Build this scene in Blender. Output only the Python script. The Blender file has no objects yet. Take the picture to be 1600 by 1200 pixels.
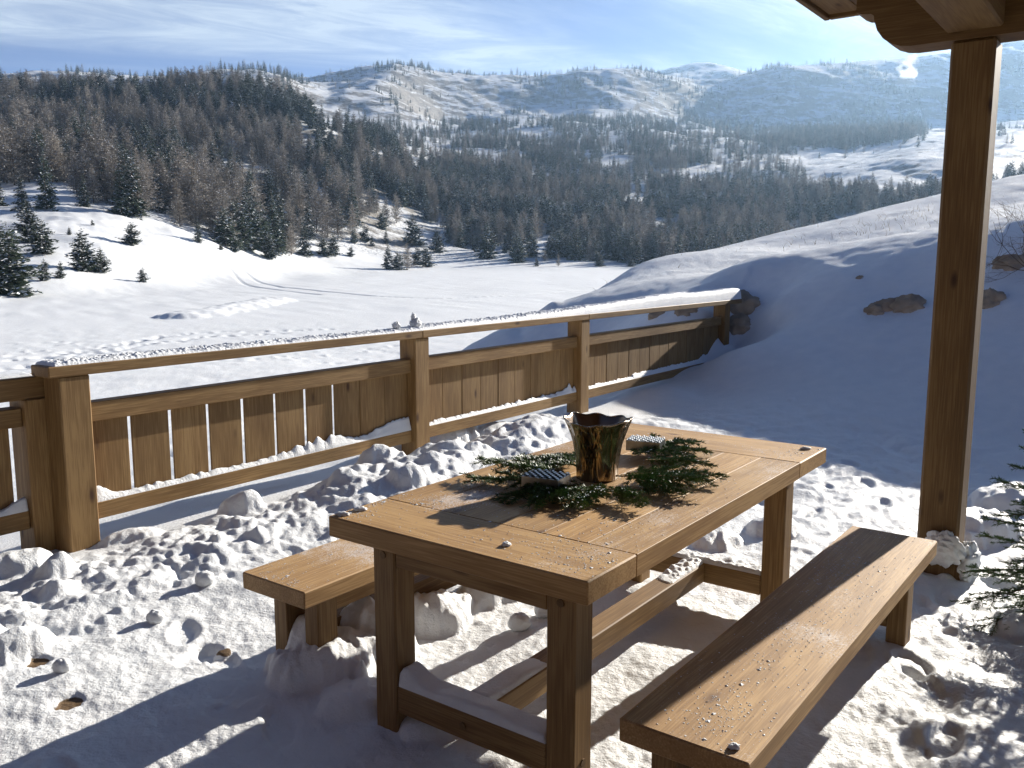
import bpy, math, random
import numpy as np
from math import sin, cos, radians, pi
from mathutils import Vector, Matrix, Quaternion
rng = np.random.default_rng(7)
random.seed(7)
SC = bpy.context.scene
COL = SC.collection

# ------------------------------------------------------------------ camera
F_PX, PITCH, ROLL, CAM_H = 1376.9, 0.14381, 0.00137, 1.54
cam_d = bpy.data.cameras.new('camera')
cam_d.sensor_width = 36.0
cam_d.lens = 36.0 * F_PX / 1600.0
cam_d.clip_start = 0.05
cam_d.clip_end = 20000
cam = bpy.data.objects.new('camera', cam_d)
COL.objects.link(cam)
_f = Vector((0, cos(PITCH), -sin(PITCH))); _u = Vector((0, sin(PITCH), cos(PITCH))); _x = Vector((1, 0, 0))
_x2 = cos(ROLL) * _x + sin(ROLL) * _u; _u2 = -sin(ROLL) * _x + cos(ROLL) * _u
cam.matrix_world = Matrix(((_x2.x, _u2.x, -_f.x, 0), (_x2.y, _u2.y, -_f.y, 0), (_x2.z, _u2.z, -_f.z, CAM_H), (0, 0, 0, 1)))
SC.camera = cam

# ------------------------------------------------------------------ sky and sun
SUN_AZ, SUN_EL = radians(41.5), radians(18.4)
world = bpy.data.worlds.new('World'); SC.world = world
world.use_nodes = True
nt = world.node_tree; N = nt.nodes; Lk = nt.links
N.clear()
w_out = N.new('ShaderNodeOutputWorld'); w_bg = N.new('ShaderNodeBackground')
sky = N.new('ShaderNodeTexSky'); sky.sky_type = 'NISHITA'; sky.sun_disc = False
sky.sun_elevation = SUN_EL; sky.sun_rotation = SUN_AZ; sky.altitude = 3000; sky.air_density = 0.6; sky.dust_density = 0.1; sky.ozone_density = 3.0
w_bg.inputs['Strength'].default_value = 0.05
tc = N.new('ShaderNodeTexCoord'); sep = N.new('ShaderNodeSeparateXYZ'); Lk.new(tc.outputs['Generated'], sep.inputs[0])
mz = N.new('ShaderNodeMath'); mz.operation = 'MAXIMUM'; mz.inputs[1].default_value = 0.02; Lk.new(sep.outputs['Z'], mz.inputs[0])
az_ = N.new('ShaderNodeMath'); az_.operation = 'ADD'; az_.inputs[1].default_value = 0.10; Lk.new(mz.outputs[0], az_.inputs[0])
dx = N.new('ShaderNodeMath'); dx.operation = 'DIVIDE'; Lk.new(sep.outputs['X'], dx.inputs[0]); Lk.new(az_.outputs[0], dx.inputs[1])
dy = N.new('ShaderNodeMath'); dy.operation = 'DIVIDE'; Lk.new(sep.outputs['Y'], dy.inputs[0]); Lk.new(az_.outputs[0], dy.inputs[1])
cb = N.new('ShaderNodeCombineXYZ'); Lk.new(dx.outputs[0], cb.inputs[0]); Lk.new(dy.outputs[0], cb.inputs[1])
def sky_noise(rot, scale, nscale, detail, dist, lo, hi, off=(0, 0, 0), rough=0.6):
    mp0 = N.new('ShaderNodeMapping'); mp0.inputs['Rotation'].default_value = (0, 0, -rot); Lk.new(cb.outputs[0], mp0.inputs[0])
    mp = N.new('ShaderNodeMapping'); mp.inputs['Scale'].default_value = scale; mp.inputs['Location'].default_value = off
    Lk.new(mp0.outputs[0], mp.inputs[0])
    n = N.new('ShaderNodeTexNoise'); n.inputs['Scale'].default_value = nscale; n.inputs['Detail'].default_value = detail; n.inputs['Roughness'].default_value = rough; n.inputs['Distortion'].default_value = dist
    Lk.new(mp.outputs[0], n.inputs['Vector'])
    r = N.new('ShaderNodeMapRange'); r.interpolation_type = 'SMOOTHSTEP'; r.inputs['From Min'].default_value = lo; r.inputs['From Max'].default_value = hi
    Lk.new(n.outputs[0], r.inputs[0]); return r
c1 = sky_noise(radians(24), (0.22, 1.0, 1), 0.9, 6, 0.5, 0.34, 0.60, (2.3, 0.4, 0))
c2 = sky_noise(radians(16), (0.8, 1.9, 1), 1.9, 8, 1.8, 0.28, 0.78, (5.1, 1.7, 0), 0.66)
mm = N.new('ShaderNodeMath'); mm.operation = 'MULTIPLY'; Lk.new(c1.outputs[0], mm.inputs[0]); Lk.new(c2.outputs[0], mm.inputs[1])
ma = N.new('ShaderNodeMath'); ma.operation = 'MULTIPLY_ADD'; Lk.new(c1.outputs[0], ma.inputs[0]); ma.inputs[1].default_value = 0.45; Lk.new(mm.outputs[0], ma.inputs[2])
# the cirrus lies over the valley; the sky overhead and behind the chalet is clear
el_ = N.new('ShaderNodeMapRange'); el_.interpolation_type = 'SMOOTHSTEP'; el_.inputs['From Min'].default_value = 0.62; el_.inputs['From Max'].default_value = 0.34; Lk.new(sep.outputs['Z'], el_.inputs[0])
fr_ = N.new('ShaderNodeMapRange'); fr_.interpolation_type = 'SMOOTHSTEP'; fr_.inputs['From Min'].default_value = -0.1; fr_.inputs['From Max'].default_value = 0.6; Lk.new(sep.outputs['Y'], fr_.inputs[0])
mk_ = N.new('ShaderNodeMath'); mk_.operation = 'MULTIPLY'; Lk.new(el_.outputs[0], mk_.inputs[0]); Lk.new(fr_.outputs[0], mk_.inputs[1])
cl0 = N.new('ShaderNodeMath'); cl0.operation = 'MULTIPLY_ADD'; cl0.inputs[1].default_value = 0.80; cl0.inputs[2].default_value = 0.16; Lk.new(ma.outputs[0], cl0.inputs[0])
cl = N.new('ShaderNodeMath'); cl.operation = 'MULTIPLY'; cl.use_clamp = True; Lk.new(cl0.outputs[0], cl.inputs[0]); Lk.new(mk_.outputs[0], cl.inputs[1])
tint = N.new('ShaderNodeMixRGB'); tint.blend_type = 'MULTIPLY'; tint.inputs[0].default_value = 1.0; tint.inputs[2].default_value = (0.47, 0.59, 0.84, 1); Lk.new(sky.outputs[0], tint.inputs[1])
mixc = N.new('ShaderNodeMixRGB'); Lk.new(cl.outputs[0], mixc.inputs[0]); Lk.new(tint.outputs[0], mixc.inputs[1]); mixc.inputs[2].default_value = (4.6, 5.2, 6.0, 1)
Lk.new(mixc.outputs[0], w_bg.inputs['Color']); Lk.new(w_bg.outputs[0], w_out.inputs[0])

sun_d = bpy.data.lights.new('sun', 'SUN'); sun_d.energy = 5.0; sun_d.angle = radians(0.53); sun_d.color = (1.0, 0.93, 0.82)
sun = bpy.data.objects.new('sun', sun_d); COL.objects.link(sun)
S = Vector((sin(SUN_AZ) * cos(SUN_EL), cos(SUN_AZ) * cos(SUN_EL), sin(SUN_EL)))
sun.rotation_euler = S.to_track_quat('Z', 'Y').to_euler()
SC.view_settings.view_transform = 'Standard'; SC.view_settings.look = 'None'; SC.view_settings.gamma = 1.0
SC.view_settings.exposure = 1.38
SC.cycles.max_bounces = 8; SC.cycles.diffuse_bounces = 4; SC.cycles.transparent_max_bounces = 8; SC.cycles.volume_bounces = 1

# ------------------------------------------------------------------ noise helpers (numpy)
def _h(ix, iy, s):
    n = (ix.astype(np.int64) * 374761393 + iy.astype(np.int64) * 668265263 + s * 974634777) & 0xFFFFFFFF
    n = ((n ^ (n >> 13)) * 1274126177) & 0xFFFFFFFF
    n = (n ^ (n >> 16)) & 0xFFFFFFFF
    return n / 4294967295.0
def vnoise(x, y, s=0):
    x0 = np.floor(x); y0 = np.floor(y); fx = x - x0; fy = y - y0
    ux = fx * fx * fx * (fx * (fx * 6 - 15) + 10); uy = fy * fy * fy * (fy * (fy * 6 - 15) + 10)
    def g(ix, iy, dx_, dy_):
        a = _h(ix, iy, s) * 2 * pi
        return np.cos(a) * dx_ + np.sin(a) * dy_
    a = g(x0, y0, fx, fy); b = g(x0 + 1, y0, fx - 1, fy); c = g(x0, y0 + 1, fx, fy - 1); d = g(x0 + 1, y0 + 1, fx - 1, fy - 1)
    return (a + (b - a) * ux) * (1 - uy) + (c + (d - c) * ux) * uy
def fbm(x, y, s=0, o=4, g=0.5):
    r = 0; a = 1.0
    for i in range(o):
        r = r + a * vnoise(x * 2 ** i + 17.3 * i, y * 2 ** i - 9.1 * i, s + i); a *= g
    return r * 1.4
def sst(x, a, b):
    t = np.clip((x - a) / (b - a), 0, 1); return t * t * (3 - 2 * t)

# ------------------------------------------------------------------ frames
TA = 0.6336
TD = np.array([sin(TA), cos(TA)]); TN = np.array([cos(TA), -sin(TA)])
T_O = np.array([-0.558, 2.589])
FA = radians(36.07)
FD = np.array([sin(FA), cos(FA)]); FN = np.array([cos(FA), -sin(FA)])
F_O = np.array([-2.223, 4.190])
BA = 0.641
BD = np.array([sin(BA), cos(BA)]); BN = np.array([cos(BA), -sin(BA)])
POST = np.array([1.880, 3.95])
def FW(s, t): return F_O + s * FD + t * FN
def TW(s, t): return T_O + s * TD + t * TN

# ------------------------------------------------------------------ terrain
SD = np.array([sin(SUN_AZ), cos(SUN_AZ)])
ctl = []
for x, y in [(-6, -2), (-4, 0), (-4, 2), (-2, 0), (-2, 2), (0, 0), (0, 2), (2, 0), (2, 2), (4, 1), (4, 3), (6, 0), (7, 3), (-3, 3), (-1, 3.5), (1, 3.5), (2.6, 4),
             (4, 4.6), (-1, 5), (0.6, 5), (2, 5.4), (-0.2, 6.4), (1.2, 6.8), (0.4, 7.8), (1.3, 8.6), (-8, -4), (0, -6), (6, -5), (3.1, 6.2)]:
    ctl.append((x, y, 0.09))
ctl += [(5.4, 4.9, 0.12), (1.9, 9.0, 0.12), (0.75, 7.6, 0.09), (1.75, 9.6, 0.16)]
crest = [(2.75, 13.3, 1.16), (3.4, 12.2, 1.48), (4.31, 12.0, 1.63), (5.15, 11.0, 1.78), (6.3, 9.8, 2.0), (7.6, 8.6, 2.2), (9.2, 7.0, 2.3), (11.5, 5.0, 2.3)]
for i, (x, y, z) in enumerate(crest):
    for q, k in ((0, 1.0), (1.5, 0.60), (2.8, 0.26), (4.0, 0.06)):
        if i == 0 and q > 1.6: continue
        if i == 1 and q > 2.0: continue
        ctl.append((x - SD[0] * q, y - SD[1] * q, 0.09 + (z - 0.09) * k))
    ctl.append((x + SD[0] * 3, y + SD[1] * 3, z + 0.10))
ctl += [(2.75, 11.0, 0.42), (3.1, 11.4, 0.86), (2.4, 10.5, 0.26)]
# the top of the mound as it runs away from the terrace
ctl += [(2.76, 19, 1.39), (5.8, 20, 1.75), (8.7, 20, 2.35), (11, 20, 2.75), (13, 21, 3.4), (17, 18, 3.9), (14, 12, 3.1), (20, 8, 3.9), (4.0, 24, 1.15), (1.8, 21, 0.55),
        (2.0, 28, -0.6), (7, 30, 1.0), (12, 32, 2.3), (20, 32, 4.3), (28, 24, 5.8), (6, 40, -2.2), (14, 42, -0.6), (24, 42, 3.0), (30, 6, 5.0), (34, 38, 5.0), (22, -8, 4), (12, -4, 2)]
# outside the fence
for s, t, z in [(-4, -.6, 0.0), (-1, -.6, 0.0), (1, -.6, 0.02), (3, -.6, 0.02), (5, -.6, 0.02), (6.6, -.6, 0.15), (7.8, -.8, 0.45),
                (-4, -2.4, -0.5), (-1, -2.4, -0.5), (1, -2.4, -0.5), (3, -2.4, -0.75), (5, -2.2, -0.75), (6.5, -2.0, -0.35), (-4, -6, -1.9), (0, -6, -1.9)]:
    p = FW(s, t); ctl.append((p[0], p[1], z))
ctl += [(1.5, 14.6, 0.78), (0.9, 13.2, -0.1), (0.0, 15.0, 0.34), (-0.9, 15.0, -0.1), (-0.7, 12.4, -1.15), (-1.8, 13, -1.6), (-2.2, 16.5, -1.7), (-4, 12, -1.9), (-5, 16, -2.9), (-2, 21, -2.3), (0.5, 20, -0.6), (0.2, 27, -2.3),
        (-9, 9, -3.0), (-10, 16, -3.5), (-6, 24, -3.5), (-12, 26, -3.5), (-2, 34, -3.4), (2, 40, -3.5), (-10, 40, -3.5), (-20, 30, -3.5), (-20, 10, -3.5), (-16, 0, -3.2), (-30, 20, -3.5), (-30, 44, -3.5), (8, 50, -3.3)]
ctl = np.array(ctl, float)
def _U(r2): return np.where(r2 > 1e-12, 0.5 * r2 * np.log(np.maximum(r2, 1e-12)), 0)
_P = ctl[:, :2]; _r2 = ((_P[:, None] - _P[None]) ** 2).sum(-1)
_K = _U(_r2) + np.eye(len(_P)) * 0.015
_A = np.zeros((len(_P) + 3,) * 2); _A[:-3, :-3] = _K; _A[:-3, -3] = 1; _A[:-3, -2:] = _P; _A[-3:, :-3] = _A[:-3, -3:].T
_w = np.linalg.solve(_A, np.concatenate([ctl[:, 2], [0, 0, 0]]))
def near_z(x, y):
    z = _w[-3] + _w[-2] * x + _w[-1] * y
    for i in range(len(_P)):
        z = z + _w[i] * _U((x - _P[i, 0]) ** 2 + (y - _P[i, 1]) ** 2)
    return z
# far country: for some headings, ground seen from the terrace as (distance, height)
def HZ(D, py): return CAM_H + D * math.tan(math.atan((600 - py) / F_PX) - PITCH)
FLD = -3.5
cols = {
 -900: [(45, FLD), (60, FLD), (90, 2.0), (200, 30.0), (400, 80.0), (700, 120.0), (1000, 110.0), (2000, 200.0), (4000, 200.0)],
 -300: [(45, FLD), (80, FLD), (120, HZ(120, 385)), (170, HZ(170, 325)), (300, HZ(300, 265)), (480, HZ(480, 200)), (650, HZ(650, 140)), (1000, HZ(1000, 175)), (2000, HZ(2000, 125)), (3500, HZ(3500, 150))],
 0: [(45, FLD), (104, FLD), (125, HZ(125, 425)), (150, HZ(150, 388)), (195, HZ(195, 333)), (350, HZ(350, 268)), (500, HZ(500, 205)), (650, HZ(650, 146)), (900, HZ(900, 180)), (2000, HZ(2000, 134)), (3500, HZ(3500, 150))],
 100: [(45, FLD), (112, FLD), (135, HZ(135, 420)), (160, HZ(160, 380)), (198, HZ(198, 333)), (350, HZ(350, 272)), (500, HZ(500, 208)), (650, HZ(650, 150)), (900, HZ(900, 180)), (2000, HZ(2000, 128)), (3500, HZ(3500, 150))],
 200: [(45, FLD), (128, FLD), (150, HZ(150, 420)), (175, HZ(175, 382)), (205, HZ(205, 344)), (350, HZ(350, 280)), (500, HZ(500, 210)), (650, HZ(650, 152)), (900, HZ(900, 180)), (2000, HZ(2000, 128)), (3500, HZ(3500, 150))],
 320: [(45, FLD), (160, FLD), (185, HZ(185, 412)), (215, HZ(215, 378)), (250, HZ(250, 350)), (380, HZ(380, 285)), (520, HZ(520, 205)), (650, HZ(650, 146)), (900, HZ(900, 180)), (2000, HZ(2000, 132)), (3500, HZ(3500, 150))],
 430: [(45, FLD), (215, FLD), (240, HZ(240, 415)), (270, HZ(270, 392)), (310, HZ(310, 365)), (400, HZ(400, 305)), (520, HZ(520, 220)), (640, HZ(640, 152)), (900, HZ(900, 190)), (2000, HZ(2000, 126)), (3500, HZ(3500, 150))],
 520: [(45, FLD), (265, FLD), (300, HZ(300, 405)), (340, HZ(340, 378)), (430, HZ(430, 310)), (520, HZ(520, 240)), (600, HZ(600, 196)), (800, HZ(800, 215)), (1200, HZ(1200, 190)), (2050, HZ(2050, 115)), (3500, HZ(3500, 150))],
 610: [(45, FLD), (290, FLD), (330, HZ(330, 408)), (380, HZ(380, 380)), (480, HZ(480, 310)), (580, HZ(580, 262)), (700, HZ(700, 236)), (1000, HZ(1000, 215)), (1300, HZ(1300, 190)), (2000, HZ(2000, 101)), (3500, HZ(3500, 140))],
 700: [(45, FLD), (310, FLD), (350, HZ(350, 405)), (420, HZ(420, 380)), (520, HZ(520, 330)), (650, HZ(650, 290)), (850, HZ(850, 245)), (1100, HZ(1100, 222)), (1620, HZ(1620, 190)), (2050, HZ(2050, 111)), (3500, HZ(3500, 140))],
 830: [(45, FLD), (310, FLD), (360, HZ(360, 404)), (430, HZ(430, 385)), (540, HZ(540, 335)), (700, HZ(700, 290)), (900, HZ(900, 248)), (1200, HZ(1200, 216)), (1680, HZ(1680, 193)), (2100, HZ(2100, 122)), (3500, HZ(3500, 140))],
 960: [(45, FLD), (320, FLD), (380, HZ(380, 405)), (440, HZ(440, 388)), (560, HZ(560, 340)), (740, HZ(740, 292)), (950, HZ(950, 245)), (1200, HZ(1200, 212)), (1740, HZ(1740, 194)), (2150, HZ(2150, 106)), (3500, HZ(3500, 130))],
 1085: [(45, FLD), (330, FLD), (390, HZ(390, 405)), (460, HZ(460, 385)), (580, HZ(580, 338)), (760, HZ(760, 292)), (980, HZ(980, 245)), (1250, HZ(1250, 214)), (1850, HZ(1850, 205)), (2320, HZ(2320, 115)), (2700, HZ(2700, 135)), (3700, HZ(3700, 90))],
 1200: [(45, FLD), (340, FLD), (400, HZ(400, 402)), (480, HZ(480, 378)), (600, HZ(600, 332)), (780, HZ(780, 290)), (1000, HZ(1000, 250)), (1300, HZ(1300, 222)), (1900, HZ(1900, 207)), (2380, HZ(2380, 99)), (3600, HZ(3600, 135))],
 1330: [(45, FLD + .5), (340, FLD), (420, HZ(420, 392)), (520, HZ(520, 352)), (620, HZ(620, 305)), (760, HZ(760, 262)), (1000, HZ(1000, 246)), (1350, HZ(1350, 217)), (1950, HZ(1950, 206)), (2440, HZ(2440, 89)), (3600, HZ(3600, 130))],
 1440: [(45, FLD + 2), (340, FLD), (420, HZ(420, 385)), (520, HZ(520, 335)), (620, HZ(620, 285)), (760, HZ(760, 240)), (1000, HZ(1000, 225)), (1350, HZ(1350, 208)), (2000, HZ(2000, 198)), (2520, HZ(2520, 74)), (3600, HZ(3600, 120))],
 1600: [(45, FLD + 4), (200, FLD), (420, HZ(420, 375)), (520, HZ(520, 320)), (650, HZ(650, 262)), (800, HZ(800, 225)), (1100, HZ(1100, 205)), (1450, HZ(1450, 196)), (2000, HZ(2000, 190)), (2520, HZ(2520, 62)), (3600, HZ(3600, 110))],
 2400: [(45, 3), (200, 0), (500, 10), (900, 90), (1500, 150), (2600, 230), (4000, 230)],
}
_ang = sorted(cols); ANG = np.array([math.atan((u - 800) / (F_PX * cos(PITCH))) for u in _ang])
# depth values are along +Y; turn them into heading/radius tables on a common log-radius axis
LR = np.linspace(math.log(20), math.log(6500), 420)
TAB = np.zeros((len(_ang), len(LR)))
for i, u in enumerate(_ang):
    ca = cos(ANG[i]); D = [d / ca for d, z in cols[u]]; Z = [z for d, z in cols[u]]
    base = np.interp(LR, np.log(D), Z)
    k = np.exp(-0.5 * (np.arange(-9, 10) / 3.4) ** 2); k /= k.sum()
    TAB[i] = np.convolve(np.pad(base, 9, mode='edge'), k, 'valid')
def far_z(x, y):
    r = np.hypot(x, y); a = np.clip(np.arctan2(x, np.maximum(y, 1e-6)), ANG[0], ANG[-1] - 1e-6)
    lr = np.clip((np.log(np.maximum(r, 1)) - LR[0]) / (LR[1] - LR[0]), 0, len(LR) - 1.001)
    ai = np.clip(np.searchsorted(ANG, a, side='right') - 1, 0, len(ANG) - 2); fa = (a - ANG[ai]) / (ANG[ai + 1] - ANG[ai])
    li = lr.astype(int); fl = lr - li
    def row(i): return TAB[i, li] * (1 - fl) + TAB[i, li + 1] * fl
    # Catmull-Rom across headings
    p0, p1, p2, p3 = row(np.maximum(ai - 1, 0)), row(ai), row(ai + 1), row(np.minimum(ai + 2, len(ANG) - 1))
    w0, w1, w2, w3 = ANG[np.maximum(ai - 1, 0)], ANG[ai], ANG[ai + 1], ANG[np.minimum(ai + 2, len(ANG) - 1)]
    h = w2 - w1
    m1 = np.where(ai > 0, (p2 - p0) / (w2 - w0 + 1e-9), (p2 - p1) / h) * h; m2 = (p3 - p1) / (w3 - w1 + 1e-9) * h
    t = fa; z = (2 * t**3 - 3 * t**2 + 1) * p1 + (t**3 - 2 * t**2 + t) * m1 + (-2 * t**3 + 3 * t**2) * p2 + (t**3 - t**2) * m2
    rise = np.clip((z - FLD) / 8, 0, 1)
    k = sst(r, 90, 260) * rise
    z = z + k * 2.2 * fbm(x / 45, y / 45, 31, 4) * sst(r, 120, 500)
    z = z + rise * sst(r, 900, 1500) * (13 * fbm(x / 320, y / 320, 41, 4, 0.45) - 7 * np.abs(fbm(x / 180 + 3, y / 330, 51, 4, 0.6)))
    z = z + rise * sst(r, 100, 140) * (1 - sst(r, 260, 400)) * 0.7 * fbm(x / 14, y / 14, 61, 4)
    # clumpy knob of rock on the skyline of the wooded hill's flank
    return z
def zg(x, y):
    x = np.asarray(x, float); y = np.asarray(y, float)
    r = np.hypot(x, y); w = sst(r, 30, 55)
    zn = np.where(r < 60, near_z(x, y), 0.0)
    zf = far_z(x, y)
    return zn * (1 - w) + zf * w

# lumps, clods and prints on the trodden terrace snow
def detail(x, y, z):
    s = (x - F_O[0]) * FD[0] + (y - F_O[1]) * FD[1]; t = (x - F_O[0]) * FN[0] + (y - F_O[1]) * FN[1]
    r = np.hypot(x, y)
    flat = (1 - sst(z, 0.13, 0.3)) * sst(t, 0.0, 0.25) * (1 - sst(y, 7.2, 8.6)) * (r < 14)
    # heap thrown against the fence
    heap = np.exp(-((t - 0.42) / 0.42) ** 2) * sst(s, 0.9, 2.2) * (1 - sst(s, 3.7, 4.6)) * flat
    heap2 = np.exp(-((t - 0.55) / 0.38) ** 2) * sst(s, -0.6, 0.6) * (1 - sst(s, 1.6, 2.4)) * flat
    dz = heap * (0.15 + 0.07 * fbm(x * 2.3, y * 2.3, 5, 3)) + heap2 * 0.035
    rough = flat * np.clip(0.05 + 1.1 * np.exp(-((t - 0.5) / 0.5) ** 2) + 0.5 * sst(x, 1.1, 1.9), 0, 1.1)
    bil = np.abs(fbm(x * 3.1, y * 3.1, 11, 3, 0.5))
    dz = dz + rough * (0.034 * bil + 0.014 * fbm(x * 7, y * 7, 12, 3, .55) + 0.010 * fbm(x * 23, y * 23, 13, 3))
    dz = dz + flat * (0.006 * fbm(x * 9, y * 9, 14, 3) + 0.0035 * fbm(x * 34, y * 34, 15, 3) + 0.018 * fbm(x * 1.6, y * 1.6, 16, 2))
    # wind rippled open snow
    out = (t < -0.2) & (r < 70)
    dz = dz + out * (0.03 * fbm(x * 0.7, y * 0.7, 71, 4) + 0.02 * sst(r, 7, 12) * (1 - sst(r, 40, 60)) * np.abs(fbm(x * 2.2, y * 2.2, 72, 3)))
    mound = sst(z, 0.25, 0.6) * (t > 0) * (r < 45)
    dz = dz + mound * (0.05 * fbm(x * 0.55, y * 0.55, 73, 4) + 0.012 * fbm(x * 2.5, y * 2.5, 74, 3))
    return dz

def new_mesh(name, verts, faces, mats, parent=None, smooth=False, fmat=None, attrs=None, link=True):
    me = bpy.data.meshes.new(name)
    verts = np.asarray(verts, np.float32); 
    if isinstance(faces, np.ndarray):
        k = faces.shape[1]; loops = faces.astype(np.int32).ravel(); n = len(faces)
        starts = np.arange(0, n * k, k, dtype=np.int32); tot = np.full(n, k, np.int32)
    else:
        loops = np.array([i for f in faces for i in f], np.int32); tot = np.array([len(f) for f in faces], np.int32); n = len(faces)
        starts = np.concatenate([[0], np.cumsum(tot)[:-1]]).astype(np.int32)
    me.vertices.add(len(verts)); me.vertices.foreach_set('co', verts.ravel())
    me.loops.add(len(loops)); me.loops.foreach_set('vertex_index', loops)
    me.polygons.add(n); me.polygons.foreach_set('loop_start', starts); me.polygons.foreach_set('loop_total', tot)
    me.polygons.foreach_set('use_smooth', np.full(n, bool(smooth)))
    for m in (mats if isinstance(mats, (list, tuple)) else [mats]): me.materials.append(m)
    if fmat is not None: me.polygons.foreach_set('material_index', np.asarray(fmat, np.int32))
    if attrs:
        for an, (ty, dat) in attrs.items():
            at = me.attributes.new(an, ty, 'POINT')
            at.data.foreach_set('vector' if ty == 'FLOAT_VECTOR' else 'value', np.asarray(dat, np.float32).ravel())
    me.update(calc_edges=True); me.validate()
    if not link: return me
    o = bpy.data.objects.new(name, me); COL.objects.link(o)
    if parent is not None: o.parent = parent
    return o
def tag(o, label=None, cat=None, group=None, kind=None):
    if label: o['label'] = label
    if cat: o['category'] = cat
    if group: o['group'] = group
    if kind: o['kind'] = kind
    return o
def empty(name, loc, label, cat, group=None, rz=0.0):
    o = bpy.data.objects.new(name, None); COL.objects.link(o); o.location = loc; o.rotation_euler = (0, 0, rz); o.empty_display_size = 0.2
    return tag(o, label, cat, group)

# ------------------------------------------------------------------ materials
def mat(name):
    m = bpy.data.materials.new(name); m.use_nodes = True; t = m.node_tree; t.nodes.clear()
    o = t.nodes.new('ShaderNodeOutputMaterial'); b = t.nodes.new('ShaderNodeBsdfPrincipled'); t.links.new(b.outputs[0], o.inputs[0])
    return m, t, b
def nd(t, ty, **kw):
    n = t.nodes.new(ty)
    for k, v in kw.items():
        if k in n.inputs: n.inputs[k].default_value = v
        else: setattr(n, k, v)
    return n
def ramp(t, stops, src):
    r = t.nodes.new('ShaderNodeValToRGB'); e = r.color_ramp.elements
    e[0].position, e[0].color = stops[0][0], (*stops[0][1], 1); e[1].position, e[1].color = stops[-1][0], (*stops[-1][1], 1)
    for p, c in stops[1:-1]:
        q = e.new(p); q.color = (*c, 1)
    t.links.new(src, r.inputs[0]); return r
def snow_mat(name, rocks=False, scale=1.0, bump=0.25, dirt=False):
    m, t, b = mat(name)
    g = nd(t, 'ShaderNodeNewGeometry')
    n1 = nd(t, 'ShaderNodeTexNoise', Scale=60 * scale, Detail=6.0, Roughness=0.65); t.links.new(g.outputs['Position'], n1.inputs['Vector'])
    n2 = nd(t, 'ShaderNodeTexNoise', Scale=7 * scale, Detail=4.0); t.links.new(g.outputs['Position'], n2.inputs['Vector'])
    c = ramp(t, [(0.3, (0.69, 0.71, 0.73)), (0.7, (0.75, 0.76, 0.77))], n2.outputs[0])
    col = c.outputs[0]
    b.inputs['Roughness'].default_value = 0.55; b.inputs['Specular IOR Level'].default_value = 0.25
    bp = nd(t, 'ShaderNodeBump', Strength=bump, Distance=0.02 / scale); t.links.new(n1.outputs[0], bp.inputs['Height']); t.links.new(bp.outputs[0], b.inputs['Normal'])
    if dirt:
        n3 = nd(t, 'ShaderNodeTexNoise', Scale=1.9, Detail=6.0, Roughness=0.7); t.links.new(g.outputs['Position'], n3.inputs['Vector'])
        at = nd(t, 'ShaderNodeAttribute', attribute_name='bare')
        ad = nd(t, 'ShaderNodeMath', operation='MULTIPLY'); t.links.new(at.outputs['Fac'], ad.inputs[0]); t.links.new(n3.outputs[0], ad.inputs[1])
        mr = nd(t, 'ShaderNodeMapRange'); mr.inputs['From Min'].default_value = 0.50; mr.inputs['From Max'].default_value = 0.60; t.links.new(ad.outputs[0], mr.inputs[0])
        mx = nd(t, 'ShaderNodeMixRGB'); t.links.new(mr.outputs[0], mx.inputs[0]); t.links.new(col, mx.inputs[1]); mx.inputs[2].default_value = (0.14, 0.088, 0.045, 1); col = mx.outputs[0]
    if rocks:
        sp = nd(t, 'ShaderNodeSeparateXYZ'); t.links.new(g.outputs['True Normal'], sp.inputs[0])
        n3 = nd(t, 'ShaderNodeTexNoise', Scale=0.035, Detail=9.0, Roughness=0.72); t.links.new(g.outputs['Position'], n3.inputs['Vector'])
        a = nd(t, 'ShaderNodeMath', operation='MULTIPLY_ADD'); t.links.new(n3.outputs[0], a.inputs[0]); a.inputs[1].default_value = -0.55; t.links.new(sp.outputs[2], a.inputs[2])
        mr = nd(t, 'ShaderNodeMapRange'); mr.inputs['From Min'].default_value = 0.66; mr.inputs['From Max'].default_value = 0.60; t.links.new(a.outputs[0], mr.inputs[0])
        n4 = nd(t, 'ShaderNodeTexNoise', Scale=0.2, Detail=8.0, Roughness=0.7); t.links.new(g.outputs['Position'], n4.inputs['Vector'])
        rc = ramp(t, [(0.35, (0.12, 0.11, 0.10)), (0.65, (0.36, 0.33, 0.29))], n4.outputs[0])
        mx = nd(t, 'ShaderNodeMixRGB'); t.links.new(mr.outputs[0], mx.inputs[0]); t.links.new(col, mx.inputs[1]); t.links.new(rc.outputs[0], mx.inputs[2]); col = mx.outputs[0]
    t.links.new(col, b.inputs['Base Color'])
    return m
M_SNOW = snow_mat('terrace_snow', dirt=True, bump=0.45)
M_FIELD = snow_mat('field_snow', scale=0.25, bump=0.3)
M_HILL = snow_mat('mountain_snow', rocks=True, scale=0.008, bump=0.6)
M_CAP = snow_mat('loose_snow', scale=1.6, bump=0.5)

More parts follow.
